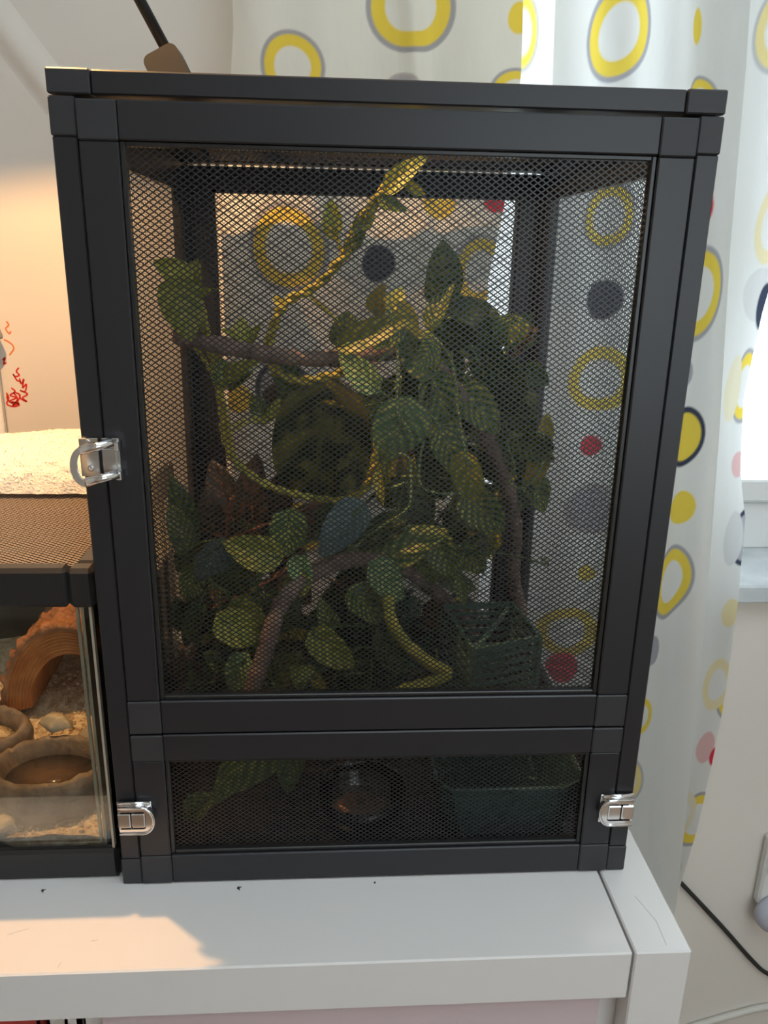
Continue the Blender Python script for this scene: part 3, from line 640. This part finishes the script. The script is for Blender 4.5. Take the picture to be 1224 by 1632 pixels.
plant('silk_croton', 'brown and orange veined silk plant in the left rear of the cage', 'plant',
      [[(340, 1100, .22), (350, 960, .22), (360, 860, .21), (370, 790, .20)], [.0014, (360, 860, .21), (300, 830, .20), (280, 790, .2)], [.0014, (350, 960, .2), (300, 1010, .16), (268, 1070, .12)], [.0014, (355, 960, .2), (450, 915, .18), (470, 880, .17)], [.0014, (360, 860, .21), (440, 830, .2), (510, 800, .19)]],
      [(372, 832, 336, 732, 58, .21, 'c'), (402, 826, 402, 726, 62, .22, 'c'), (340, 846, 330, 785, 44, .19, 'c'), (300, 862, 264, 764, 48, .18, 'd'), (430, 840, 450, 760, 60, .23, 'c'), (420, 870, 340, 850, 50, .22, 'c'), (290, 905, 256, 870, 40, .18, 'd'), (470, 850, 520, 800, 50, .23, 'c'),
       (320, 950, 262, 1000, 46, .17, 'c'), (300, 1050, 262, 1092, 40, .13, 'c'), (300, 1060, 322, 1098, 34, .13, 'c'), (450, 915, 500, 960, 56, .21, 'c'), (380, 930, 420, 980, 60, .22, 'd'), (480, 880, 430, 940, 60, .22, 'c'), (270, 1080, 290, 1040, 26, .12, 'c'), (540, 930, 600, 950, 40, .2, 'c')], 'twig', .0022, twisted=False)
fill = []
for k in range(95):
    u = R_.uniform(270, 790); lo = 640 if u > 560 else 800; v = R_.uniform(lo, 1120); a = R_.uniform(0, 6.28); Ln = R_.uniform(42, 75)
    if u > 720 and v > 840: continue
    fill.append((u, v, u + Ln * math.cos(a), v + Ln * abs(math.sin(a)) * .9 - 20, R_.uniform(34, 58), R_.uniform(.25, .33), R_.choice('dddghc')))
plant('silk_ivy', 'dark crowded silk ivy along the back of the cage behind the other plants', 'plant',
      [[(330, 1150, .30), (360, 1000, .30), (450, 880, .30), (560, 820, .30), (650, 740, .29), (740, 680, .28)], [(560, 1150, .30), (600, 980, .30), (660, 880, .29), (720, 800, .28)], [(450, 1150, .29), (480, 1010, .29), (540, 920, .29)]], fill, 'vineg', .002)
fill = []
for k in range(70):
    u = R_.uniform(560, 845); v = R_.uniform(480, 900); a = R_.uniform(0, 6.28); Ln = R_.uniform(45, 80)
    if (u - 560) * .55 + (v - 480) < 60 or (u > 780 and v > 780) or (u < 640 and v < 600): continue
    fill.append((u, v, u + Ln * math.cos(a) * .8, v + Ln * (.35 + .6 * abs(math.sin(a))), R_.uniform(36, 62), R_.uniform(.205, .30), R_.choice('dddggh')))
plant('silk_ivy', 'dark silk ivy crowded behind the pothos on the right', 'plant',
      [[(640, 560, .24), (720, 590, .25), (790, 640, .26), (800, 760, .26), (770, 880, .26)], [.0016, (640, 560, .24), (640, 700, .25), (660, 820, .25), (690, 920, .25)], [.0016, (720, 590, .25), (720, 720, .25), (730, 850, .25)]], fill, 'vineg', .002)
# fine fern behind the yellow vine
e = empty('silk_fern'); tag(e, 'fine dark green silk fern filling the middle floor of the cage', 'plant')
mbS = MB(); mbF = MB()
root = Vector((-.005, .16, .012))
for k in range(26):
    u = R_.uniform(470, 700); v = R_.uniform(935, 1090); tip = at(u, v, R_.uniform(.13, .22))
    P = spline([root + Vector((R_.uniform(-.03, .03), R_.uniform(-.02, .02), 0)), (root + tip) / 2 + Vector((0, .01, .03)), tip], 8); mbS.tube(P, .0009, 4)
    for i in range(6, len(P) - 1):
        for sd in (-1, 1):
            for q in (0, .5):
                p = P[i].lerp(P[i + 1], q); t = (P[i + 1] - P[i]).normalized(); sdv = t.cross(Vector((0, -1, .3))).normalized() * sd
                L = R_.uniform(.009, .016) * (1.25 - .6 * i / len(P)); d = (sdv + t * .6 + Vector((0, R_.uniform(-.3, .3), 0))).normalized(); wv = d.cross(Vector((0, -1, .2))).normalized() * L * .24
                up = Vector((0, -.001, .001)); mbF.add([p, p + d * L * .5 + wv + up, p + d * L, p + d * L * .5 - wv + up], [(0, 1, 2), (0, 2, 3)])
mbS.build('stem', M_['vineg'], e); o = mbF.build('foliage', mat('fern_green', (.03, .085, .04), .45, col2=(.016, .05, .028), vscale=40), e); o['kind'] = 'stuff'
# thin green and white twine
for lab, pts in (('pale green twine hanging from the yellow leaf past the perch', [(618, 478, .12), (628, 520, .115), (634, 560, .115), (633, 610, .115), (634, 655, .115), (655, 690, .11)]),
                 ('pale green twine curling down in front of the bright yellow leaf', [(690, 535, .12), (715, 565, .115), (726, 605, .115), (730, 650, .115), (742, 720, .11), (752, 745, .11)]),
                 ('pale green twine dropping from the blue-green leaf and curving left below', [(632, 722, .11), (652, 732, .11), (655, 790, .11), (645, 815, .11), (610, 838, .115), (578, 860, .12), (560, 880, .12)]),
                 ('short pale twine crossing toward the bright yellow leaf', [(676, 700, .12), (668, 740, .12), (672, 775, .12), (700, 786, .12), (735, 786, .12)]),
                 ('pale green twine looping among the leaves at far right', [(822, 690, .15), (808, 705, .15), (820, 745, .15), (812, 768, .15), (830, 778, .15), (852, 764, .15), (866, 735, .16)]),
                 ('short pale twine between the yellow vine and middle leaves', [(602, 778, .13), (625, 776, .125), (650, 768, .12)]),
                 ('fine pale twine slanting left of the green striped leaf', [(588, 668, .13), (604, 640, .13), (625, 625, .125), (640, 600, .12)])):
    mb = MB(); rope(mb, [at(*p) for p in pts], .0012, 8, 2, 8, 5); tag(mb.build('twine', M_['twine']), lab, 'twine', 'pale twines among the plants')
# green slatted basket
bk = empty('slatted_basket'); tag(bk, 'dark green slatted plastic basket on the cage floor at right', 'basket')
c4 = [Vector((at(755, 1040, .10).x, .10, 0)), Vector((at(858, 1042, .125).x, .125, 0)), Vector((.142, .200, 0)), Vector((.072, .195, 0))]
zt, zb = .150, .012
for i in range(4):
    a, b = c4[i], c4[(i + 1) % 4]; n = (b - a).cross(Vector((0, 0, 1)))
    MB().bar(a + Vector((0, 0, zb)), a + Vector((0, 0, zt)), .0045, .0045, (1, .3, 0)).build('post', M_['green'], bk)
    for k in range(16):
        z = zb + .006 + k * (zt - zb - .006) / 15
        MB().bar(a + Vector((0, 0, z)), b + Vector((0, 0, z)), .0042 if k < 15 else .006, .002 if k < 15 else .0035, n).build('slat', M_['green'], bk)
MB().bar(c4[0] + Vector((0, 0, zt)), c4[2] + Vector((0, 0, zt)), .004, .003, (0, 0, 1)).build('cross_bar', M_['green'], bk)
MB().prism([c + Vector((0, 0, zb - .0015)) for c in c4], (0, 0, .002)).build('base', M_['green'], bk)
# dark green tub at the front
tb = empty('plastic_tub'); tag(tb, 'dark green plastic tub with cut corners behind the lower door', 'tub')
oc = [(.050, .042), (.062, .028), (.158, .028), (.176, .040), (.176, .088), (.164, .096), (.062, .096), (.050, .086)]
mb = MB(); n = len(oc); cx, cy = .113, .062
def ring(s_, z): return [Vector((cx + (x - cx) * s_, cy + (y - cy) * s_, z)) for x, y in oc]
R1 = [ring(.80, .0105), ring(1, .060), ring(.955, .060), ring(.77, .013)]
vs = [p for r in R1 for p in r]; mb.add(vs, [(i * n + k, i * n + (k + 1) % n, (i + 1) * n + (k + 1) % n, (i + 1) * n + k) for i in range(3) for k in range(n)] + [tuple(range(3 * n, 4 * n)), tuple(reversed(range(n)))])
mb.build('body', M_['tray'], tb)
mb = MB(); mb.tube([p for p in ring(1.0, .0605)] + [ring(1.0, .0605)[0]], .0016, 6); mb.build('rim', M_['green'], tb)
hk = MB(); hk.tube(spline([at(838, 1195, .05), at(848, 1222, .05), at(855, 1236, .05), at(850, 1242, .05), at(842, 1238, .05)], 5), .0016, 6)
hk.build('handle', M_['green'], tb)
# clear dish with soil
ds = empty('clear_dish', (-.012, .055, .0102)); tag(ds, 'clear plastic dish holding brown soil behind the lower door', 'dish')
MB().lathe([(.020, 0), (.024, .0005), (.034, .022), (.0365, .036), (.038, .036), (.0355, .021), (.026, -.0002), (.020, -.0002)], n=40).build('bowl', M_['plasticclear'], ds)
mb = MB(); mb.lathe([(.0235, .0012), (.0285, .010), (.020, .0165), (.008, .0185), (.0005, .0175)], n=30); mb.build('soil', M_['soil'], ds)
mb = MB(); mb.box(-.006, .006, -.0018, .0018, 0, .003, Matrix.Translation((-.016, -.006, .0165)) @ Matrix.Rotation(-.6, 4, 'Z') @ Matrix.Rotation(.5, 4, 'Y'), bev=.0008); mb.build('bark_chip', M_['hide'], ds)
# ================================================================= THE GLASS TANK
GX1, GX0, GY0, GY1 = -.2085, -.66, .008, .315
LZ0, LZ1 = .237, .267
tank = empty('glass_tank'); tag(tank, 'glass reptile tank with black rims and mesh top, left of the cage', 'tank')
mb = MB(); mb.box(GX0, GX1, GY0, GY1, 0, .004, bev=.001)
for (x0, x1, y0, y1) in ((GX0, GX1, GY0 - .001, GY0 + .008), (GX0, GX1, GY1 - .008, GY1), (GX1 - .008, GX1 + .001, GY0, GY1), (GX0, GX0 + .008, GY0, GY1)): mb.box(x0, x1, y0, y1, 0, .027, bev=.0025)
mb.build('base_rim', M_['plastic'], tank)
gi = .004
for (x0, x1, y0, y1) in ((GX0 + gi, GX1 - gi, GY0 + .002, GY0 + .007), (GX0 + gi, GX1 - gi, GY1 - .007, GY1 - .002), (GX1 - gi - .005, GX1 - gi, GY0 + .0072, GY1 - .0072), (GX0 + gi, GX0 + gi + .005, GY0 + .0072, GY1 - .0072)):
    MB().box(x0, x1, y0, y1, .0085, .25, bev=.0005).build('glass_pane', M_['glass'], tank)
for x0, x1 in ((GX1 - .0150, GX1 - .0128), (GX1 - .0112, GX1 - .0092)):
    MB().box(x0, x1, GY0 + .0074, GY0 + .0095, .02, .24).build('glint_strip', M_['glint'], tank)  # opaque pale strips standing for bright reflections in the side pane
MB().box(GX1 - .0038, GX1 - .0020, GY0 + .002, GY0 + .0072, .027, .24).build('glass_edge', M_['glint'], tank)  # pane edge, its reflected brightness painted as a pale colour
mb = MB(); mb.box(GX0 + .02, GX1 - .012, GY1 - .012, GY1 - .008, .02, .24); mb.build('background_sheet', mat('tank_background', (.13, .115, .085), .9, col2=(.05, .05, .04), vscale=18, bump=1, bscale=60), tank)
tl = empty('tank_lid'); tl.parent = tank
for (x0, x1, y0, y1, nm) in ((GX0 - .002, GX1 - .016, GY0 - .002, GY0 + .013, 'lid_rim'), (GX0 - .002, GX1 + .002, GY1 - .013, GY1 + .002, 'lid_rim'), (GX1 - .014, GX1 + .002, GY0 + .013, GY1 - .013, 'lid_rim'), (GX0 - .002, GX0 + .014, GY0 + .013, GY1 - .013, 'lid_rim'),
                             (GX1 - .0158, GX1 + .0025, GY0 - .0028, GY0 + .0128, 'lid_corner')):
    MB().box(x0, x1, y0, y1, LZ0, LZ1, bev=.003).build(nm, M_['plastic'], tl)
screen('screen', (GX0 + .014, GY0 + .013, LZ1 - .004), (1, 0, 0), (0, 1, 0), GX1 - GX0 - .028, GY1 - GY0 - .026, (0, 0, 1), tl, .0062, .0040, .00062, 'tankmesh')
# substrate
mb = MB(); nx, ny = 60, 46; vs = []
def gz(x, y): return .034 + .13 * max(0, y - .03) * .9 + .006 * noise.noise((x * 22, y * 22, 3)) + .0025 * noise.noise((x * 90, y * 90, 1))
for j in range(ny + 1):
    for i in range(nx + 1):
        x = GX0 + .012 + (GX1 - GX0 - .024) * i / nx; y = GY0 + .0085 + (GY1 - GY0 - .022) * j / ny; vs.append((x, y, gz(x, y)))
mb.add(vs, [(j * (nx + 1) + i, j * (nx + 1) + i + 1, (j + 1) * (nx + 1) + i + 1, (j + 1) * (nx + 1) + i) for j in range(ny) for i in range(nx)], True)
b0 = len(vs)
mb.box(GX0 + .012, GX1 - .012, GY0 + .0085, GY1 - .014, .005, .028)
for k in range(2600):
    x = R_.uniform(max(GX0, -.48) + .02, GX1 - .014); y = R_.uniform(GY0 + .011, .24); s_ = R_.uniform(.0012, .0034)
    m4 = Matrix.Translation((x, y, gz(x, y) + s_ * .2)) @ Euler((R_.uniform(0, 6), R_.uniform(0, 6), R_.uniform(0, 6))).to_matrix().to_4x4() @ Matrix.Diagonal((s_, s_ * R_.uniform(.6, 1), s_ * R_.uniform(.4, .8), 1))
    mb.add([m4 @ Vector(p) for p in ((1, 0, 0), (-1, 0, 0), (0, 1, 0), (0, -1, 0), (0, 0, 1), (0, 0, -1))], [(0, 2, 4), (2, 1, 4), (1, 3, 4), (3, 0, 4), (2, 0, 5), (1, 2, 5), (3, 1, 5), (0, 3, 5)])
gr = mb.build('gravel', M_['gravel']); tag(gr, 'coarse tan gravel covering the bottom of the glass tank', 'gravel', kind='stuff')
# bark arch
hd = empty('bark_hide'); tag(hd, 'orange ribbed half-log bark hide arching over the gravel', 'hide')
hx, hy, hz = -.287, .165, .058
ro, ri, hs = .060, .039, 1.45
mb = MB(); na, nr = 70, 64; vs = []
for i in range(na + 1):
    a = math.pi * i / na
    for j in range(nr + 1):
        f = j / nr; r = ri + (ro - ri) * f; y = hy - .003 + .0016 * math.sin(f * 8 * 2 * math.pi + .5 * math.sin(a * 3)) + .001 * noise.noise((a * 8, f * 4, 0)) + .010 * (1 - f)
        vs.append((hx + r * math.cos(a), y, hz + hs * r * math.sin(a)))
mb.add(vs, [(i * (nr + 1) + j, i * (nr + 1) + j + 1, (i + 1) * (nr + 1) + j + 1, (i + 1) * (nr + 1) + j) for i in range(na) for j in range(nr)], True)
vs = []
for i in range(na + 1):
    a = math.pi * i / na
    for j in range(9): vs.append((hx + ri * math.cos(a), hy + .007 + .10 * j / 8, hz + hs * ri * math.sin(a)))
mb.add(vs, [(i * 9 + j, i * 9 + j + 1, (i + 1) * 9 + j + 1, (i + 1) * 9 + j) for i in range(na) for j in range(8)], True)
mb.build('arch', M_['hide'], hd)
vs = []; mb = MB()
for i in range(na + 1):
    a = math.pi * i / na
    for j in range(13):
        y = hy - .006 + .11 * j / 12; r = ro + .004 + .006 * noise.noise((a * 9, y * 70, 2)) + .004 * noise.noise((a * 25, y * 150, 7)); vs.append((hx + r * math.cos(a), y, hz + hs * r * math.sin(a)))
b0 = len(vs)
for i in range(na + 1):
    a = math.pi * i / na; vs.append((hx + (ro - .001) * math.cos(a), hy - .004, hz + hs * (ro - .001) * math.sin(a)))
mb.add(vs, [(i * 13 + j, i * 13 + j + 1, (i + 1) * 13 + j + 1, (i + 1) * 13 + j) for i in range(na) for j in range(12)] + [(i * 13, (i + 1) * 13, b0 + i + 1, b0 + i) for i in range(na)], True)
mb.build('crust', M_['hidedark'], hd)
# stone dishes
def stonedish(label, c, rx, ry, h, wat, catname='dish'):
    e = empty('stone_dish', c); tag(e, label, catname, 'stone dishes in the tank'); vs = []; n = 56
    prof = [(1.12, -h * .9), (1.16, -h * .25), (1.10, h * .05), (1.02, h * .16), (.94, h * .05), (.86, -h * .3), (.78, -h * .55), (.5, -h * .62), (.02, -h * .62)]
    for q, (r, z) in enumerate(prof):
        for k in range(n):
            a = 2 * math.pi * k / n; w = 1 + (.05 * noise.noise((math.cos(a) * 2, math.sin(a) * 2, q * .3)) + .03 * noise.noise((math.cos(a) * 7, math.sin(a) * 7, q * .7))) * (1 if q < 4 else .35)
            vs.append((rx * r * w * math.cos(a), ry * r * w * math.sin(a), z + .003 * noise.noise((math.cos(a) * 5, math.sin(a) * 5, 9 + q)) * (q < 5)))
    mb = MB(); N = len(prof); mb.add(vs, [(i * n + k, i * n + (k + 1) % n, (i + 1) * n + (k + 1) % n, (i + 1) * n + k) for i in range(N - 1) for k in range(n)] + [tuple(reversed(range(n)))], True)
    mb.build('bowl', M_['stone'], e)
    mb = MB(); mb.lathe([(.86, -h * .31), (.01, -h * .30)], n=40, sx=rx, sy=ry) if wat else mb.lathe([(.84, -h * .35), (.5, -h * .2), (.02, -h * .12)], n=40, sx=rx, sy=ry)
    mb.build('water' if wat else 'gravel_fill', M_['water'] if wat else M_['gravel'], e)
    return e
stonedish('brown stone water dish at the front corner of the tank', (-.274, .064, .068), .0435, .034, .034, True)
stonedish('stone feeding dish filled with gravel behind the water dish', (-.352, .108, .074), .040, .032, .030, False)
# pale stone and shells
mb = MB(); vs = []; n = 18
for i in range(9):
    f = i / 8
    for k in range(n):
        a = 2 * math.pi * k / n; r = math.sin(math.pi * (f * .5 + .5) if f > 0 else math.pi * .5) ; r = math.cos(f * math.pi / 2) ** .7
        w = 1 + .12 * noise.noise((math.cos(a) * 2, math.sin(a) * 2, f * 2)); vs.append((.030 * r * w * math.cos(a), .022 * r * w * math.sin(a), .036 * f))
mb.add(vs, [(i * n + k, i * n + (k + 1) % n, (i + 1) * n + (k + 1) % n, (i + 1) * n + k) for i in range(8) for k in range(n)] + [tuple(reversed(range(n)))], True)
o = mb.build('rock', M_['pebble']); o.location = (-.248, .118, .038); tag(o, 'pale grey rounded rock between the arch and the water dish', 'rock')
def shell(label, p, s_, rz, rx):
    vs = []; mb = MB(); nr, na = 6, 25
    for i in range(nr + 1):
        for k in range(na):
            a = math.radians(-65 + 130 * k / (na - 1)); r = s_ * (i / nr) * (1 + .04 * math.cos(k * math.pi)); z = .35 * s_ * math.sin(math.pi * .5 * (1 - (i / nr - .35) ** 2)) * math.cos(a * 1.1) * (i > 0) + .03 * s_ * (k % 2) * i / nr
            vs.append((r * math.sin(a), r * math.cos(a), z - .25 * s_ * (i == nr)))
    mb.add(vs, [(i * na + k, i * na + k + 1, (i + 1) * na + k + 1, (i + 1) * na + k) for i in range(nr) for k in range(na - 1)], True)
    o = mb.build('seashell', M_['shell']); o.location = p; o.rotation_euler = (rx, 0, rz); tag(o, label, 'shell', 'shells in the tank'); md = o.modifiers.new('thickness', 'SOLIDIFY'); md.thickness = .001
shell('ridged cream scallop shell standing between the two stone dishes', (-.283, .100, .074), .019, -.3, .9)
shell('small orange-tan shell lying in gravel at the front glass', (-.292, .023, .040), .016, 1.2, .1)
# cream towel on the lid
mb = MB(); nx, ny = 120, 60; vs = []
for j in range(ny + 1):
    for i in range(nx + 1):
        s_ = i / nx * 2 - 1; t = j / ny * 2 - 1
        w = Vector((s_, t, 0)); x = -.385 + .172 * s_; y = .253 + .064 * t
        prof = (max(0, 1 - abs(t) ** 2.2) ** .55) * (max(0, 1 - abs(s_) ** 5) ** .5)
        hgt = .040 * prof * (.86 + .26 * math.exp(-((x + .285) / .075) ** 2)) + (.002 * noise.noise((x * 60, y * 60, 0)) + .0012 * noise.noise((x * 180, y * 180, 5))) * prof
        yy = y + (.004 * noise.noise((x * 120, 3, hgt * 200))) * (abs(t) > .8)
        vs.append((x, yy, LZ1 + .0008 + max(hgt, 0)))
mb.add(vs, [(j * (nx + 1) + i, j * (nx + 1) + i + 1, (j + 1) * (nx + 1) + i + 1, (j + 1) * (nx + 1) + i) for j in range(ny) for i in range(nx)], True)
mb.box(-.385 - .168, -.385 + .168, .253 - .061, .253 + .061, LZ1 + .0006, LZ1 + .0012)
for k in range(5200):                           # terry loops
    v = Vector(vs[R_.randrange(len(vs))])
    if v.z < LZ1 + .004 : continue
    d = Vector((R_.uniform(-1, 1), R_.uniform(-1.2, .4), R_.uniform(0, 1))).normalized() * .0018; w = d.cross(Vector((.3, .5, .8))).normalized() * .0005
    mb.add([v - d * .3 - w, v - d * .3 + w, v + d], [(0, 1, 2)])
tw = mb.build('folded_towel', M_['towel']); tag(tw, 'fluffy cream towel folded on the back of the tank lid, brightly lit', 'towel')
# ================================================================= LAMP OVER THE TANK
LX, LY, LZ = -.307, .094, .85
lamp = empty('clamp_lamp', (-.165, .20, H)); lamp.matrix_world = Matrix.Identity(4)
tag(lamp, 'black clamp lamp with a rod standing on the cage top', 'lamp')
bxm = Matrix.Translation((-.1635, .20, .6095)) @ Matrix.Rotation(math.radians(-27), 4, 'Y')
rr_ = []
for cx_, cz_, a0 in ((.0085, .018, 0), (-.0085, .018, 90), (-.0085, -.018, 180), (.0085, -.018, 270)):
    rr_ += [(cx_ + .006 * math.cos(math.radians(a0 + t)), -.012, cz_ + .006 * math.sin(math.radians(a0 + t))) for t in (0, 22, 45, 68, 90)]
mb = MB(); mb.prism(rr_, (0, .024, 0), bxm); mb.build('clamp_body', M_['lampblack'], lamp)
MB().box(-.180, -.146, .186, .214, H + .0006, H + .010, bev=.002).build('clamp_foot', M_['lampblack'], lamp)
p0 = Vector((-.1665, .20, .628)); p1 = Vector((-.288, .185, .855))
MB().tube([p0, p0.lerp(p1, .5), p1], .0045, 10).build('rod', M_['lampblack'], lamp)
MB().tube(spline([p1, Vector((-.300, .165, .895)), Vector((LX, .12, .915)), Vector((LX, LY, .905))], 6), .0042, 10).build('neck', M_['lampblack'], lamp)
MB().lathe([(.004, .065), (.020, .062), (.024, .04), (.050, .018), (.068, -.012), (.075, -.0455), (.0735, -.0455), (.066, -.012), (.048, .0165), (.022, .038), (.018, .058), (.003, .061)], (LX, LY, LZ), 40).build('shade', M_['lampblack'], lamp)
bm_, nt, N, L, b = newmat('lit_bulb'); b.inputs['Base Color'].default_value = (1, .9, .75, 1)
sock(b, 'Emission Color', 'Emission').default_value = (1, .72, .42, 1); b.inputs['Emission Strength'].default_value = 30
MB().lathe([(.004, .040), (.012, .034), (.014, .026), (.020, .020), (.021, .016), (.012, .012), (.002, .010)], (LX, LY, LZ), 20).build('bulb', bm_, lamp)
ld = bpy.data.lights.new('bulb_light', 'POINT'); ld.energy = 21.5; ld.color = (1, .53, .19); ld.shadow_soft_size = .005
lo = bpy.data.objects.new('bulb_light', ld); COL.objects.link(lo); lo.location = (LX, LY, LZ - .006); lo.parent = lamp
# ================================================================= THINGS BY THE WALL
# crayon scribbles on the wall
for (mt, strokes) in (('red', [[(30, 586), (26, 592), (31, 598), (24, 600), (21, 596), (27, 606), (33, 608)], [(31, 603), (34, 612), (38, 604), (36, 618), (42, 612), (40, 624), (32, 622), (44, 628), (36, 634), (43, 640), (34, 636), (30, 628)],
                                 [(18, 618), (24, 624), (16, 630), (26, 634), (14, 640), (30, 642), (20, 647), (28, 636), (22, 626), (32, 630), (24, 644), (12, 636), (12, 628)], [(10, 626), (14, 634), (11, 644), (22, 648), (31, 645), (20, 640)], [(4, 574), (8, 570), (6, 580), (10, 578)]]),
                      ('orange', [[(10, 512), (14, 518), (9, 524), (15, 532), (17, 528)], [(6, 541), (14, 545), (20, 550), (22, 556), (18, 562), (15, 566)]])):
    mb = MB()
    for st in strokes:
        P = spline([at(u, v, WY - .0002) for u, v in st], 5)
        for a, b in zip(P, P[1:]): mb.bar(a, b + (b - a) * .2, .0021, .0003, (0, 1, 0))
    mb.build('crayon_scribble', M_[mt], wall_back)
# white pole with grey cap at far left
pz = at(8, 700, .585); pl = empty('floor_pole', (pz.x - .004, .585, FZ)); tag(pl, 'white pole with a grey cap standing by the scribbled wall', 'pole')
top = at(5, 500, .585).z - FZ; capb = at(8, 540, .585).z - FZ
MB().lathe([(.05, 0), (.05, .012), (.012, .02), (.0075, .04), (.0075, capb + .01), (.006, capb + .012)], n=24).build('tube', M_['bookwhite'], pl)
MB().tube([(.0085, -.004, .05), (.0085, -.004, capb)], .0012, 6).build('seam', M_['capgrey'], pl)
MB().lathe([(.0165, capb), (.0168, capb + .004), (.0125, capb + (top - capb) * .6), (.008, capb + (top - capb) * .92), (.001, top)], n=24).build('cap', M_['capgrey'], pl)
# wall socket with plug, cables
sp_ = at(1232, 1378, WY); so = empty('wall_socket', (sp_.x, WY, sp_.z)); tag(so, 'white wall socket box near the lower right edge', 'socket')
MB().box(-.028, .045, -.020, -.0005, -.072, .072, bev=.004).build('plate', M_['bookwhite'], so)
MB().box(-.022, .039, -.022, -.020, -.002, .062, bev=.001).build('socket_face', M_['bookwhite'], so)
pp = at(1234, 1456, WY - .03); pg = empty('power_plug', (pp.x, WY - .0225, pp.z)); tag(pg, 'round grey-blue plug under the wall socket', 'plug')
MB().lathe([(.012, -.0015), (.034, 0), (.036, .006), (.034, .018), (.024, .026), (.010, .028)], n=28, m=Matrix.Rotation(math.pi / 2, 4, 'X')).build('body', M_['plug'], pg)
MB().lathe([(.007, .026), (.007, .036), (.004, .040)], n=14, m=Matrix.Rotation(math.pi / 2, 4, 'X')).build('strain_relief', M_['cable'], pg)
cb = MB().tube(spline([at(1040, 1360, WY - .006), at(1090, 1412, WY - .006), at(1150, 1476, WY - .006), at(1200, 1532, WY - .006), at(1224, 1552, WY - .006), at(1270, 1570, WY - .006), at(1330, 1560, WY - .006)], 8), .0042, 8)
tag(cb.build('power_cable', M_['cable']), 'black power cable running down along the wall beside the curtain', 'cable')
cb = MB().tube(spline([at(1060, 1650, WY - .006), at(1110, 1634, WY - .006), at(1165, 1618, WY - .006), at(1224, 1604, WY - .006), at(1300, 1600, WY - .006)], 8), .0065, 8)
tag(cb.build('white_cable', M_['whitecable']), 'white cable fixed low on the wall under the black one', 'cable')
